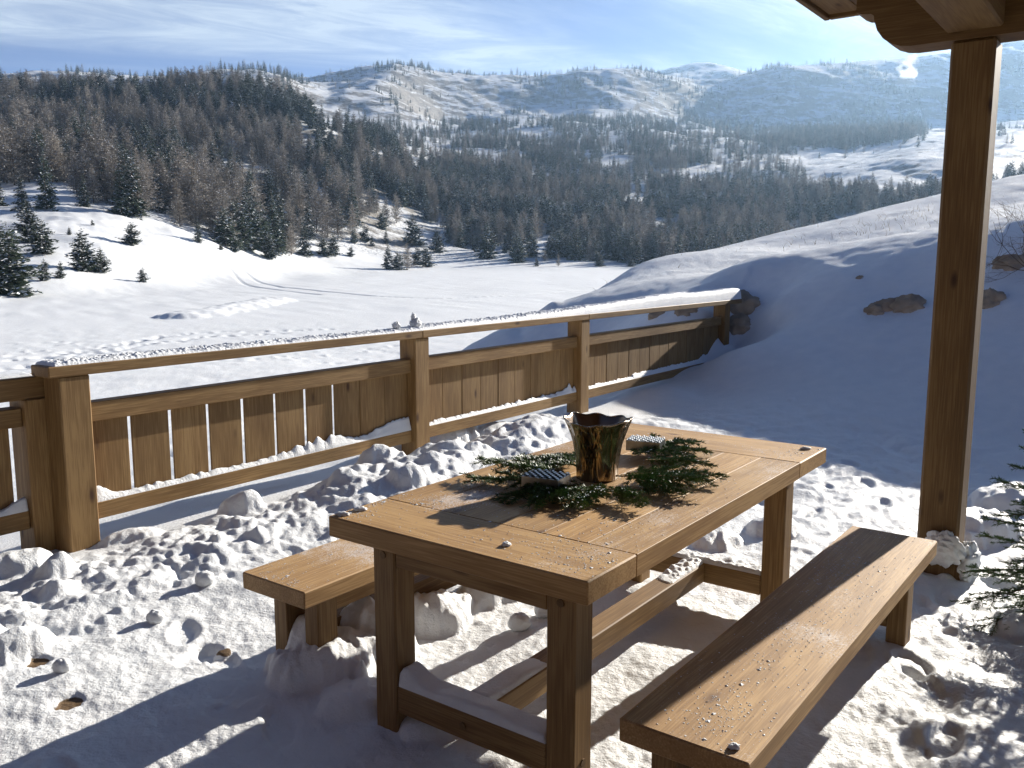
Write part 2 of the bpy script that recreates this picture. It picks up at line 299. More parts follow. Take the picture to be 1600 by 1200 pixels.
def wood_mat(name, tint=1.0, frost=0.0, sat=1.0):
    m, t, b = mat(name)
    at = nd(t, 'ShaderNodeAttribute', attribute_name='grain')
    mp = nd(t, 'ShaderNodeMapping'); mp.inputs['Scale'].default_value = (1.3, 16, 16); t.links.new(at.outputs['Vector'], mp.inputs[0])
    n1 = nd(t, 'ShaderNodeTexNoise', Scale=1.0, Detail=3.0, Distortion=0.6); t.links.new(mp.outputs[0], n1.inputs['Vector'])
    mu = nd(t, 'ShaderNodeMath', operation='MULTIPLY'); mu.inputs[1].default_value = 26.0; t.links.new(n1.outputs[0], mu.inputs[0])
    si = nd(t, 'ShaderNodeMath', operation='SINE'); t.links.new(mu.outputs[0], si.inputs[0])
    mp2 = nd(t, 'ShaderNodeMapping'); mp2.inputs['Scale'].default_value = (6, 190, 190); t.links.new(at.outputs['Vector'], mp2.inputs[0])
    n2 = nd(t, 'ShaderNodeTexNoise', Scale=1.0, Detail=4.0); t.links.new(mp2.outputs[0], n2.inputs['Vector'])
    mp3 = nd(t, 'ShaderNodeMapping'); mp3.inputs['Scale'].default_value = (1.8, 6, 6); t.links.new(at.outputs['Vector'], mp3.inputs[0])
    n3 = nd(t, 'ShaderNodeTexNoise', Scale=1.0, Detail=5.0); t.links.new(mp3.outputs[0], n3.inputs['Vector'])
    a1 = nd(t, 'ShaderNodeMath', operation='MULTIPLY_ADD'); t.links.new(si.outputs[0], a1.inputs[0]); a1.inputs[1].default_value = 0.055; t.links.new(n2.outputs[0], a1.inputs[2])
    a2 = nd(t, 'ShaderNodeMath', operation='MULTIPLY_ADD'); t.links.new(n3.outputs[0], a2.inputs[0]); a2.inputs[1].default_value = 0.75; t.links.new(a1.outputs[0], a2.inputs[2])
    k = tint
    c = ramp(t, [(0.55, (0.170 * k, 0.090 * k, 0.029 * k)), (0.87, (0.245 * k, 0.140 * k, 0.051 * k)), (1.15, (0.315 * k, 0.192 * k, 0.076 * k))], a2.outputs[0])
    # knots
    mp4 = nd(t, 'ShaderNodeMapping'); mp4.inputs['Scale'].default_value = (2.4, 6.5, 6.5); t.links.new(at.outputs['Vector'], mp4.inputs[0])
    vo = nd(t, 'ShaderNodeTexVoronoi', Scale=1.0); t.links.new(mp4.outputs[0], vo.inputs['Vector'])
    kr = nd(t, 'ShaderNodeMapRange'); kr.inputs['From Min'].default_value = 0.12; kr.inputs['From Max'].default_value = 0.04; t.links.new(vo.outputs['Distance'], kr.inputs[0])
    mx = nd(t, 'ShaderNodeMixRGB'); t.links.new(kr.outputs[0], mx.inputs[0]); t.links.new(c.outputs[0], mx.inputs[1]); mx.inputs[2].default_value = (0.075 * k, 0.032 * k, 0.012 * k, 1)
    # slight difference from board to board
    bd = nd(t, 'ShaderNodeAttribute', attribute_name='board')
    br = nd(t, 'ShaderNodeMapRange'); br.inputs['To Min'].default_value = 0.86; br.inputs['To Max'].default_value = 1.10; t.links.new(bd.outputs['Fac'], br.inputs[0])
    hs = nd(t, 'ShaderNodeHueSaturation', Saturation=sat); t.links.new(mx.outputs[0], hs.inputs['Color']); t.links.new(br.outputs[0], hs.inputs['Value'])
    col = hs.outputs[0]
    if frost > 0:
        g = nd(t, 'ShaderNodeNewGeometry')
        sp = nd(t, 'ShaderNodeSeparateXYZ'); t.links.new(g.outputs['Normal'], sp.inputs[0])
        f1 = nd(t, 'ShaderNodeTexNoise', Scale=2.6, Detail=5.0, Roughness=0.6); t.links.new(g.outputs['Position'], f1.inputs['Vector'])
        f2 = nd(t, 'ShaderNodeTexNoise', Scale=170.0, Detail=3.0, Roughness=0.7); t.links.new(g.outputs['Position'], f2.inputs['Vector'])
        fa = nd(t, 'ShaderNodeMath', operation='MULTIPLY_ADD'); t.links.new(f1.outputs[0], fa.inputs[0]); fa.inputs[1].default_value = 1.5; t.links.new(f2.outputs[0], fa.inputs[2])
        fr = nd(t, 'ShaderNodeMapRange'); fr.inputs['From Min'].default_value = 1.43 - 0.1 * frost; fr.inputs['From Max'].default_value = 1.72; fr.inputs['To Max'].default_value = 0.8; t.links.new(fa.outputs[0], fr.inputs[0])
        up = nd(t, 'ShaderNodeMath', operation='MULTIPLY'); up.use_clamp = True; t.links.new(fr.outputs[0], up.inputs[0]); t.links.new(sp.outputs[2], up.inputs[1])
        mf = nd(t, 'ShaderNodeMixRGB'); t.links.new(up.outputs[0], mf.inputs[0]); t.links.new(col, mf.inputs[1]); mf.inputs[2].default_value = (0.78, 0.79, 0.82, 1); col = mf.outputs[0]
    t.links.new(col, b.inputs['Base Color'])
    b.inputs['Roughness'].default_value = 0.62; b.inputs['Specular IOR Level'].default_value = 0.3
    bp = nd(t, 'ShaderNodeBump', Strength=0.12, Distance=0.001); t.links.new(a1.outputs[0], bp.inputs['Height']); t.links.new(bp.outputs[0], b.inputs['Normal'])
    return m
M_WOOD = wood_mat('stained_larch_boards', 0.92)
M_TABLE = wood_mat('table_boards', 1.5, frost=0.4, sat=1.0)
M_BENCH = wood_mat('bench_boards', 1.4, frost=0.6, sat=0.95)
M_ROOF = wood_mat('roof_timber', 0.52)

def simple(name, col, rough=0.8, metal=0.0, nscale=None, col2=None, bump=0.0, rand=0.0, spec=0.3):
    m, t, b = mat(name)
    b.inputs['Roughness'].default_value = rough; b.inputs['Metallic'].default_value = metal; b.inputs['Specular IOR Level'].default_value = spec
    b.inputs['Base Color'].default_value = (*col, 1)
    src = None
    if nscale:
        g = nd(t, 'ShaderNodeTexCoord'); n = nd(t, 'ShaderNodeTexNoise', Scale=nscale, Detail=5.0, Roughness=0.6); t.links.new(g.outputs['Object'], n.inputs['Vector'])
        c = ramp(t, [(0.35, col), (0.65, col2 or col)], n.outputs[0]); src = c.outputs[0]
        if bump:
            bp = nd(t, 'ShaderNodeBump', Strength=bump, Distance=0.02); t.links.new(n.outputs[0], bp.inputs['Height']); t.links.new(bp.outputs[0], b.inputs['Normal'])
        t.links.new(src, b.inputs['Base Color'])
    if rand:
        oi = nd(t, 'ShaderNodeObjectInfo'); mr = nd(t, 'ShaderNodeMapRange'); mr.inputs['To Min'].default_value = 1 - rand; mr.inputs['To Max'].default_value = 1 + rand; t.links.new(oi.outputs['Random'], mr.inputs[0])
        h = nd(t, 'ShaderNodeHueSaturation'); h.inputs['Color'].default_value = (*col, 1)
        if src: t.links.new(src, h.inputs['Color'])
        t.links.new(mr.outputs[0], h.inputs['Value']); t.links.new(h.outputs[0], b.inputs['Base Color'])
    return m
M_NEEDLE = simple('spruce_needles', (0.030, 0.045, 0.028), 0.7, nscale=4.0, col2=(0.055, 0.075, 0.045), rand=0.35)
M_LARCH = simple('larch_twigs', (0.20, 0.178, 0.155), 0.85, nscale=3.0, col2=(0.39, 0.36, 0.32), rand=0.42)
M_RIME = simple('rime_on_branches', (0.78, 0.80, 0.84), 0.7)
M_BARK = simple('bark', (0.07, 0.05, 0.038), 0.9, nscale=8.0, col2=(0.13, 0.10, 0.08), bump=0.5)
M_FIR = simple('fir_needles', (0.032, 0.072, 0.018), 0.45, nscale=30.0, col2=(0.085, 0.150, 0.042), spec=0.4)
M_TWIG = simple('twig_bark', (0.12, 0.075, 0.04), 0.8, nscale=40.0, col2=(0.17, 0.11, 0.06))
M_ROCK = simple('limestone', (0.20, 0.165, 0.125), 0.9, nscale=3.0, col2=(0.42, 0.33, 0.24), bump=1.0)
M_GRASS = simple('dry_grass', (0.42, 0.33, 0.20), 0.8, nscale=5.0, col2=(0.60, 0.52, 0.40))
M_ZINC = simple('galvanised_steel', (0.42, 0.43, 0.44), 0.32, 1.0, nscale=25.0, col2=(0.28, 0.29, 0.31))
M_BLOCKER_WALL = simple('blocker_wall_timber', (0.05, 0.030, 0.016), 0.9, nscale=6.0, col2=(0.08, 0.05, 0.028), bump=0.2)  # kept very dark so the added wall throws back little sunlight
m, t, b = mat('hammered_bronze'); M_BRONZE = m
g = nd(t, 'ShaderNodeTexCoord'); mp = nd(t, 'ShaderNodeMapping'); mp.inputs['Scale'].default_value = (40, 40, 9); t.links.new(g.outputs['Object'], mp.inputs[0])
n1 = nd(t, 'ShaderNodeTexNoise', Scale=1.0, Detail=2.0, Distortion=0.8); t.links.new(mp.outputs[0], n1.inputs['Vector'])
c = ramp(t, [(0.3, (0.15, 0.12, 0.09)), (0.7, (0.42, 0.35, 0.27))], n1.outputs[0]); t.links.new(c.outputs[0], b.inputs['Base Color'])
b.inputs['Metallic'].default_value = 1.0; b.inputs['Roughness'].default_value = 0.2
bp = nd(t, 'ShaderNodeBump', Strength=0.65, Distance=0.012); t.links.new(n1.outputs[0], bp.inputs['Height']); t.links.new(bp.outputs[0], b.inputs['Normal'])

M_BRONZE_IN = simple('smooth_bronze', (0.22, 0.15, 0.10), 0.28, 1.0)
# ------------------------------------------------------------------ ground meshes
def arc(a0, a1, n): return np.linspace(a0, a1, n, endpoint=False)
th = np.concatenate([arc(radians(-179), radians(-55), 60), arc(radians(-55), radians(-32), 60), arc(radians(-32), radians(32), 620), arc(radians(32), radians(62), 110), np.linspace(radians(62), radians(181), 60)])
rr = np.concatenate([np.geomspace(0.25, 1.6, 24, endpoint=False), np.geomspace(1.6, 12.5, 560, endpoint=False), np.geomspace(12.5, 60, 230, endpoint=False), np.geomspace(60, 6000, 560)])
THg, RRg = np.meshgrid(th, rr)
X = RRg * np.sin(THg); Y = RRg * np.cos(THg)
Z = zg(X, Y)
Z0 = Z.copy()
near = RRg < 75
far_f = (RRg >= 60) & (RRg < 420) & (Z < FLD + 1.2); _x, _y = X[far_f], Y[far_f]; Z[far_f] += sst(RRg[far_f], 60, 90) * (0.10 * fbm(_x / 14, _y / 30, 75, 3) + 0.045 * fbm(_x / 3.0 + _y / 5.0, _y / 9, 76, 2))
DZ = np.zeros_like(Z); DZ[near] = detail(X[near], Y[near], Z[near]); Z = Z + DZ
BARE = np.zeros_like(Z)
def local(cx, cy, rad):
    rc = math.hypot(cx, cy); tcx = math.atan2(cx, cy); da = rad / max(rc, 0.3)
    i0, i1 = np.searchsorted(rr, rc - rad), np.searchsorted(rr, rc + rad); j0, j1 = np.searchsorted(th, tcx - da), np.searchsorted(th, tcx + da)
    return slice(max(i0, 0), min(i1, len(rr))), slice(max(j0, 0), min(j1, len(th)))
def bump_at(cx, cy, rx, ry, rot, h, p=2.0, seed=0):
    sl = local(cx, cy, max(rx, ry) * 1.3); x = X[sl] - cx; y = Y[sl] - cy
    if x.size == 0: return
    c_, s_ = cos(rot), sin(rot); u = (x * c_ + y * s_) / rx; v = (-x * s_ + y * c_) / ry
    d = u * u + v * v
    if rx > 0.06: d = d * (1 + 0.5 * fbm(X[sl] * 8 + seed, Y[sl] * 8, 3, 4, 0.55)); h = h * (1 + 0.13 * fbm(X[sl] * 22, Y[sl] * 22 + seed, 8, 3))
    else: d = d * (1 + 0.6 * vnoise(X[sl] * 28 + seed, Y[sl] * 28, 3))
    prof = np.clip(1 - d, 0, 1) ** (0.5 * (2.4 - p) + 0.35)
    Z[sl] = np.maximum(Z[sl], Z[sl] * (1 - (prof > 0)) + (Z[sl] + h * prof) * (prof > 0))
def dent(cx, cy, rx, ry, rot, h):
    sl = local(cx, cy, max(rx, ry) * 1.9); x = X[sl] - cx; y = Y[sl] - cy
    if x.size == 0: return
    c_, s_ = cos(rot), sin(rot); u = (x * c_ + y * s_) / rx; v = (-x * s_ + y * c_) / ry
    d = np.sqrt(u * u + v * v)
    Z[sl] += -h * (1 - sst(d, 0.72, 1.0)) + 0.18 * h * np.exp(-((d - 1.18) / 0.18) ** 2)
    Z[sl] += (d < 0.85) * 0.0035 * np.sin((-x * s_ + y * c_) * 330) * (ry > .08)
# clods
_bump_calls = 0
def st_of(x, y): return ((x - F_O[0]) * FD[0] + (y - F_O[1]) * FD[1], (x - F_O[0]) * FN[0] + (y - F_O[1]) * FN[1])
rs = np.random.default_rng(11)
for k in range(5200):
    x = rs.uniform(-3.6, 3.6); y = rs.uniform(1.7, 8.2); s, tt = st_of(x, y)
    if tt < 0.12 or s < -2.5: continue
    ts = (x - T_O[0]) * TD[0] + (y - T_O[1]) * TD[1]; tn = (x - T_O[0]) * TN[0] + (y - T_O[1]) * TN[1]
    under = (-0.1 < ts < 1.9) and (-0.45 < tn < 1.3)
    dens = 0.035 + 0.9 * math.exp(-((tt - 0.5) / 0.36) ** 2)
    if y > 6.6: dens = 0.06
    if under: dens = 0.06
    if x > 1.5 and y < 4.6: dens = 0.45
    if x > 2.6 and y > 4.4: dens = 0.15
    if rs.random() > dens: continue
    big = rs.random() < 0.05 * (tt < 1.3 or x > 1.3) and not under
    r_ = rs.uniform(0.05, 0.11) if big else 0.007 + 0.034 * rs.random() ** 2.4
    bump_at(x, y, r_, r_ * rs.uniform(0.6, 1.0), rs.uniform(0, pi), r_ * (rs.uniform(0.18, 0.4) if big else rs.uniform(0.25, 0.6)), seed=k)
for k in range(110):
    x = rs.uniform(-2.6, 3.2); y = rs.uniform(1.8, 7.0); s, tt = st_of(x, y)
    if tt < 0.9: continue
    ts = (x - T_O[0]) * TD[0] + (y - T_O[1]) * TD[1]; tn = (x - T_O[0]) * TN[0] + (y - T_O[1]) * TN[1]
    if (-0.1 < ts < 1.9) and (-0.35 < tn < 0.95): continue
    dent(x, y, rs.uniform(0.045, 0.06), rs.uniform(0.11, 0.15), rs.uniform(-0.9, 0.9), rs.uniform(0.010, 0.022))
# named heaps the photo shows
for cx, cy, rx, ry, h in [(-1.86, 3.06, 0.17, 0.12, 0.10), (-0.62, 2.94, 0.24, 0.15, 0.13), (-0.50, 3.15, 0.16, 0.14, 0.14), (-0.33, 3.35, 0.17, 0.12, 0.13), (-0.10, 3.62, 0.2, 0.1, 0.10), (-0.72, 3.0, 0.1, 0.09, 0.10), (-0.18, 2.62, 0.2, 0.12, 0.05), (-0.5, 2.7, 0.14, 0.13, 0.06),
                          (-0.95, 6.5, 0.20, 0.16, 0.12), (-0.55, 6.9, 0.3, 0.2, 0.14), (-0.2, 7.2, 0.3, 0.2, 0.10), (-0.9, 5.7, 0.17, 0.14, 0.12), (-0.62, 5.2, 0.12, 0.12, 0.10), (-1.55, 4.9, 0.13, 0.12, 0.11), (-2.0, 4.45, 0.16, 0.1, 0.05), (-2.35, 4.0, 0.2, 0.13, 0.09), (-2.1, 3.9, 0.09, 0.08, 0.07),
                          (2.45, 4.5, 0.25, 0.2, 0.13), (2.6, 3.9, 0.25, 0.15, 0.12), (2.05, 3.3, 0.2, 0.1, 0.07), (2.4, 3.1, 0.2, 0.13, 0.08), (3.0, 5.1, 0.3, 0.2, 0.12), (0.62, 4.55, 0.13, 0.1, 0.06), (1.05, 4.35, 0.16, 0.1, 0.07), (1.4, 4.55, 0.16, 0.12, 0.08)]:
    bump_at(cx, cy, rx, ry, 0.6, h, seed=int(cx * 50))
Z[:900] += (RRg[:900] < 9) * (DZ[:900] != 0) * (np.abs(fbm(X[:900] * 17, Y[:900] * 17, 19, 3, 0.6)) * 0.008 * np.clip((Z[:900] - Z0[:900] - 0.015) / 0.05, 0.03, 1))
for _ in range(1):   # settle sharp points
    Zb = Z[:900]; Zc = Zb.copy(); Zc[1:-1] = (Zb[:-2] + 2 * Zb[1:-1] + Zb[2:]) / 4; Zd = Zc.copy(); Zd[:, 1:-1] = (Zc[:, :-2] + 2 * Zc[:, 1:-1] + Zc[:, 2:]) / 4; Z[:900] = Zd
# bare boards of the terrace showing through the snow
for cx, cy, r_, e in [(-1.45, 2.70, 0.05, 1.15), (-1.70, 2.99, 0.045, 1.2), (-1.07, 3.10, 0.035, 1.1)]:
    sl = local(cx, cy, r_ * 1.6); d = np.hypot(X[sl] - cx, (Y[sl] - cy) * 1.0) / r_
    d = d + 0.45 * vnoise(X[sl] * 30, Y[sl] * 30, 9)
    k_ = 1 - sst(d, 0.65, 1.1); BARE[sl] = np.maximum(BARE[sl], k_ * 1.6); Z[sl] = Z[sl] * (1 - k_ * 0.9) + 0.085 * k_ * 0.9
pf = 1 - sst(RRg, 1.45, 1.75); pf = np.maximum(pf, (1 - sst(Y, 0.2, 0.8)) * (RRg < 7)); BARE = np.maximum(BARE, pf * 2.2); Z = Z * (1 - pf) + 0.05 * pf   # unseen dark floor around and behind the camera, added to cut bounced light
# field: track, snow-clearing mark, tractor prints
def groove(pts, w, dp, jag=0.0):
    P = np.array(pts, float)
    for a_, b_ in zip(P[:-1], P[1:]):
        n = int(np.hypot(*(b_ - a_)) / (w * 0.8)) + 1
        for q in np.linspace(0, 1, n, endpoint=False):
            c_ = a_ + (b_ - a_) * q + (rs.normal(0, jag, 2) if jag else 0)
            sl = local(c_[0], c_[1], w * 2.2); d = np.hypot(X[sl] - c_[0], Y[sl] - c_[1]) / w
            Z[sl] -= dp * 0.8 * np.exp(-d * d)
def gp(px, py, z=FLD):
    f = np.array([0, cos(PITCH), -sin(PITCH)]); u = np.array([0, sin(PITCH), cos(PITCH)])
    d = f + (px - 800) / F_PX * np.array([1, 0, 0]) - (py - 600) / F_PX * u
    k = (z - CAM_H) / d[2]; return (d * k)[:2]
groove([gp(*p) for p in [(362, 430), (400, 441), (440, 449), (500, 456), (580, 463), (680, 467), (800, 462), (930, 452)]], 0.32, 0.12)
groove([gp(*p) for p in [(350, 434), (390, 447), (440, 455), (500, 461)]], 0.3, 0.09)
groove([gp(*p) for p in [(0, 566), (90, 556), (180, 540), (260, 525), (340, 519), (420, 518), (520, 515)]], 0.22, 0.10, 0.25)
groove([gp(*p) for p in [(0, 583), (110, 560), (230, 538), (330, 526), (450, 522)]], 0.2, 0.08, 0.3)
for q in np.linspace(0, 1, 46):   # ploughed rim of snow
    p = gp(280 + 150 * q, 497 - 27 * q) + rs.normal(0, 0.35, 2)
    sl = local(p[0], p[1], 2.6); d = np.hypot((X[sl] - p[0]) / 2.2, (Y[sl] - p[1]) / 1.6); Z[sl] = np.maximum(Z[sl], FLD + 0.42 * (1 - d * d) + 0.12 * vnoise(X[sl] * 1.5, Y[sl] * 1.5, 4))
for k in range(420):              # trodden band beyond the fence
    x = rs.uniform(-9, 1); y = rs.uniform(11, 34)
    if rs.random() < 0.5: x, y = gp(rs.uniform(0, 640), rs.uniform(535, 566))
    p = (x, y); 
    if st_of(x, y)[1] > -3: continue
    sl = local(p[0], p[1], 0.5); d = np.hypot(X[sl] - p[0], Y[sl] - p[1]) / rs.uniform(0.12, 0.26); Z[sl] += rs.uniform(-0.10, 0.09) * np.exp(-d * d)

nr, na = Z.shape
vid = np.arange(nr * na).reshape(nr, na)
def ring_mesh(name, i0, i1, m, kind, attrs=False):
    V = np.stack([X[i0:i1], Y[i0:i1], Z[i0:i1]], -1).reshape(-1, 3); k = i1 - i0
    ix = np.arange(k * na).reshape(k, na)
    Fq = np.stack([ix[:-1, :-1], ix[1:, :-1], ix[1:, 1:], ix[:-1, 1:]], -1).reshape(-1, 4)[:, ::-1]
    at = {'bare': ('FLOAT', BARE[i0:i1].ravel())} if attrs else None
    o = new_mesh(name, V, Fq, m, smooth=True, attrs=at); o['kind'] = kind; return o
ia = int(np.searchsorted(rr, 16)); ib = int(np.searchsorted(rr, 340))
ring_mesh('snow_ground', 0, ia + 1, M_SNOW, 'structure', True)
ring_mesh('snow_field', ia, ib + 1, M_FIELD, 'structure')
ring_mesh('hills', ib, nr, M_HILL, 'structure')
def ground_z(x, y):
    r = math.hypot(x, y); i = min(max(int(np.searchsorted(rr, r)), 1), nr - 1); j = min(max(int(np.searchsorted(th, math.atan2(x, y))), 1), na - 1)
    fr = (r - rr[i - 1]) / (rr[i] - rr[i - 1]); fa = (math.atan2(x, y) - th[j - 1]) / (th[j] - th[j - 1])
    return float((Z[i - 1, j - 1] * (1 - fr) + Z[i, j - 1] * fr) * (1 - fa) + (Z[i - 1, j] * (1 - fr) + Z[i, j] * fr) * fa)

# ------------------------------------------------------------------ timber builder
class Wood:
    def __init__(s): s.V = []; s.F = []; s.G = []; s.B = []; s.n = 0
    def box(s, lo, hi, fr, ch=0.004, axis=None, jitter=0.0):
        # fr = (origin xy, dir xy, nrm xy): local x along dir, local y along nrm, z up
        lo = np.array(lo, float); hi = np.array(hi, float); c = (lo + hi) / 2; h = (hi - lo) / 2; ch = min(ch, *(h * 0.6))
        vs = []; idx = {}
        for sx in (-1, 1):
            for sy in (-1, 1):
                for sz in (-1, 1):
                    for a in range(3):
                        v = np.array([sx, sy, sz]) * h
                        for b_ in range(3):
                            if b_ != a: v[b_] -= np.array([sx, sy, sz])[b_] * ch
                        idx[(sx, sy, sz, a)] = len(vs); vs.append(v)
        fs = []
        for a in range(3):
            b_, d_ = (a + 1) % 3, (a + 2) % 3
            for sg in (-1, 1):
                q = []
                for (p1, p2) in ((-1, -1), (1, -1), (1, 1), (-1, 1)):
                    k = [0, 0, 0]; k[a] = sg; k[b_] = p1; k[d_] = p2; q.append(idx[(k[0], k[1], k[2], a)])
                fs.append(q if sg > 0 else q[::-1])
            for p1 in (-1, 1):       # edges parallel to axis a
                for p2 in (-1, 1):
                    def I(e, ax):
                        k = [0, 0, 0]; k[a] = e; k[b_] = p1; k[d_] = p2; return idx[(k[0], k[1], k[2], ax)]
                    q = [I(-1, b_), I(1, b_), I(1, d_), I(-1, d_)]
                    fs.append(q if p1 * p2 > 0 else q[::-1])
        for sx in (-1, 1):
            for sy in (-1, 1):
                for sz in (-1, 1):
                    q = [idx[(sx, sy, sz, a)] for a in range(3)]; fs.append(q if sx * sy * sz > 0 else q[::-1])
        vs = np.array(vs)
        ax = int(np.argmax(h)) if axis is None else axis
        g = np.roll(vs, -ax, axis=1) + rng.uniform(0, 60, 3)
        P = vs + c
        o, d, nn = fr
        W3 = np.column_stack([o[0] + P[:, 0] * d[0] + P[:, 1] * nn[0], o[1] + P[:, 0] * d[1] + P[:, 1] * nn[1], P[:, 2]])
        s.add(W3, fs, g)
    def add(s, W3, fs, g):
        s.V.append(W3); s.F += [[i + s.n for i in f] for f in fs]; s.G.append(g); s.B.append(np.full(len(W3), rng.random())); s.n += len(W3)
    def build(s, name, m, parent=None):
        V = np.concatenate(s.V)
        if parent is not None:
            inv = parent.matrix_world.inverted() if parent.matrix_world else None
            pl = np.array(parent.location); rz = parent.rotation_euler.z
            V = V - pl; c_, s_ = cos(-rz), sin(-rz); V = np.column_stack([V[:, 0] * c_ - V[:, 1] * s_, V[:, 0] * s_ + V[:, 1] * c_, V[:, 2]])
        return new_mesh(name, V, s.F, m, parent, attrs={'grain': ('FLOAT_VECTOR', np.concatenate(s.G)), 'board': ('FLOAT', np.concatenate(s.B))})
def piece(name, boxes, fr, m, parent, ch=0.004, axis=None):
    w = Wood()
    for lo, hi in boxes: w.box(lo, hi, fr, ch, axis)
    return w.build(name, m, parent)
def dowel(fr, x, y, z, ny, r=0.011):
    # small round plug on a face whose outward normal is -dir
    pass

# ------------------------------------------------------------------ table
fT = (T_O, TD, TN)
table = empty('picnic_table', (*TW(0.94, 0.46), 0), 'heavy brown timber terrace table with fir branches on top, between the two benches', 'table')
w = Wood()
L_, W_ = 1.883, 0.921
w.box((0, 0, 0.696), (0.250, W_, 0.76), fT, 0.004, axis=1)
w.box((L_ - 0.33, 0, 0.696), (L_, W_, 0.76), fT, 0.004, axis=1)
ys = np.linspace(0, W_, 7)
for i in range(6):
    w.box((0.2515, ys[i] + (0.0006 if i else 0), 0.696), (L_ - 0.3315, ys[i + 1] - 0.0006, 0.76 - 0.0006 * (i % 2)), fT, 0.0012, axis=0)
w.build('tabletop', M_TABLE, table)
lx = [(0.067, 0.157), (1.637, 1.727)]; ly = [(0.119, 0.209), (0.755, 0.845)]
for a in lx:
    for b_ in ly:
        zb = 0.0
        piece('leg', [((a[0], b_[0], zb), (a[1], b_[1], 0.695))], fT, M_WOOD, table, 0.005, axis=2)
for k, a in enumerate(lx):
    piece('apron', [((a[0] + 0.004, 0.210, 0.622), (a[1] - 0.004, 0.754, 0.695))], fT, M_WOOD, table, 0.003)
    piece('foot_rail', [((a[0] + 0.001, 0.210, 0.160), (a[1] - 0.001, 0.754, 0.248))], fT, M_WOOD, table, 0.004)
piece('stretcher', [((0.157, 0.42, 0.163), (1.636, 0.51, 0.247))], fT, M_WOOD, table, 0.004)
# plugs over the bolts
def plug(par, fr, x, y, z, ax):
    n = 14; vs = []; fs = []
    for i in range(n):
        a = 2 * pi * i / n
        if ax == 0: vs.append((x, y + 0.011 * cos(a), z + 0.011 * sin(a)))
        else: vs.append((x + 0.011 * cos(a), y, z + 0.011 * sin(a)))
    vs2 = [(v[0] - (0.003 if ax == 0 else 0), v[1] + (0.003 if ax == 1 else 0), v[2]) for v in vs]
    P = np.array(vs + vs2); fs = [list(range(n, 2 * n))] + [[i, (i + 1) % n, n + (i + 1) % n, n + i] for i in range(n)]
    o, d, nn = fr
    W3 = np.column_stack([o[0] + P[:, 0] * d[0] + P[:, 1] * nn[0], o[1] + P[:, 0] * d[1] + P[:, 1] * nn[1], P[:, 2]])
    ww = Wood(); ww.add(W3, fs, P * 3 + 11.0); return ww.build('bolt_plug', M_ROOF, par)
for y, z in ((0.164, 0.652), (0.80, 0.655), (0.47, 0.205)): plug(table, fT, 0.067, y, z, 0)
plug(table, fT, 0.112, 0.845, 0.205, 1)

# ------------------------------------------------------------------ benches
def bench(org, ang, label):
    d = np.array([sin(ang), cos(ang)]); n = np.array([cos(ang), -sin(ang)]); fr = (org, d, n)
    c_ = org + d * 0.94 + n * 0.16
    b = empty('bench', (*c_, 0), label, 'bench', 'timber benches beside the table')
    w = Wood(); w.box((0, 0, 0.400), (1.884, 0.321, 0.46), fr, 0.004, axis=0); w.build('seat', M_BENCH, b)
    for a in ((0.10, 0.19), (1.694, 1.784)):
        for q in ((0.035, 0.105), (0.198, 0.268)):
            piece('leg', [((a[0], q[0], 0), (a[1], q[1], 0.3992))], fr, M_WOOD, b, 0.004, axis=2)
        piece('foot_rail', [((a[0] + 0.01, 0.106, 0.14), (a[1] - 0.01, 0.197, 0.205))], fr, M_WOOD, b, 0.003)
        piece('apron', [((a[0] + 0.01, 0.106, 0.365), (a[1] - 0.01, 0.197, 0.3992))], fr, M_WOOD, b, 0.003)
    piece('side_rail', [((0.191, 0.19, 0.315), (1.693, 0.245, 0.3992))], fr, M_WOOD, b, 0.003)
    piece('stretcher', [((0.191, 0.12, 0.165), (1.693, 0.185, 0.25))], fr, M_WOOD, b, 0.003)
    return b
bench(np.array([0.2542, 1.9508]), BA, 'timber bench in front of the porch post with a dark shadow band along its seat')
bench(np.array([-0.932, 2.920]), TA, 'timber bench partly hidden under the far side of the table, snow heaped at its foot')

# ------------------------------------------------------------------ fence
fF = (F_O, FD, FN)
posts_s = [(0.050, 0.205), (2.606, 2.757), (4.880, 5.028), (8.240, 8.400)]
fence = empty('railing', (*FW(4, -0.08), 0), 'long brown timber railing of upright boards with a snow covered handrail', 'railing')
for a in posts_s:
    piece('post', [((a[0], -0.165, -0.35), (a[1], -0.008, 0.9545))], fF, M_WOOD, fence, 0.006, axis=2)
w = Wood()
for a, b_ in ((0.0, 2.68), (2.683, 5.0), (5.003, 8.75)): w.box((a, -0.175, 0.955), (b_, 0.0, 1.010), fF, 0.005, axis=0)
w.build('handrail', M_WOOD, fence)
secs = [(0.206, 2.605, 10), (2.758, 4.879, 9), (5.029, 8.239, 14)]
for a, b_, nb in secs:
    piece('rail', [((a, -0.135, 0.705), (b_, -0.05, 0.805))], fF, M_WOOD, fence, 0.004)
    piece('rail', [((a, -0.135, 0.195), (b_, -0.05, 0.285))], fF, M_WOOD, fence, 0.004)
    e = np.linspace(a, b_, nb + 1)
    for i in range(nb):
        gap = 0.0105 if a < 1 and i < 8 else 0.0018; bt_ = 0.014 if a < 1 else 0.026
        piece('board', [((e[i] + gap, -0.086 - bt_ - 0.0015 * (i % 2), 0.286), (e[i + 1] - (0.0105 if a < 1 and i < 7 else 0.0018), -0.086 - 0.0015 * (i % 2), 0.7045))], fF, M_WOOD, fence, 0.003, axis=2)
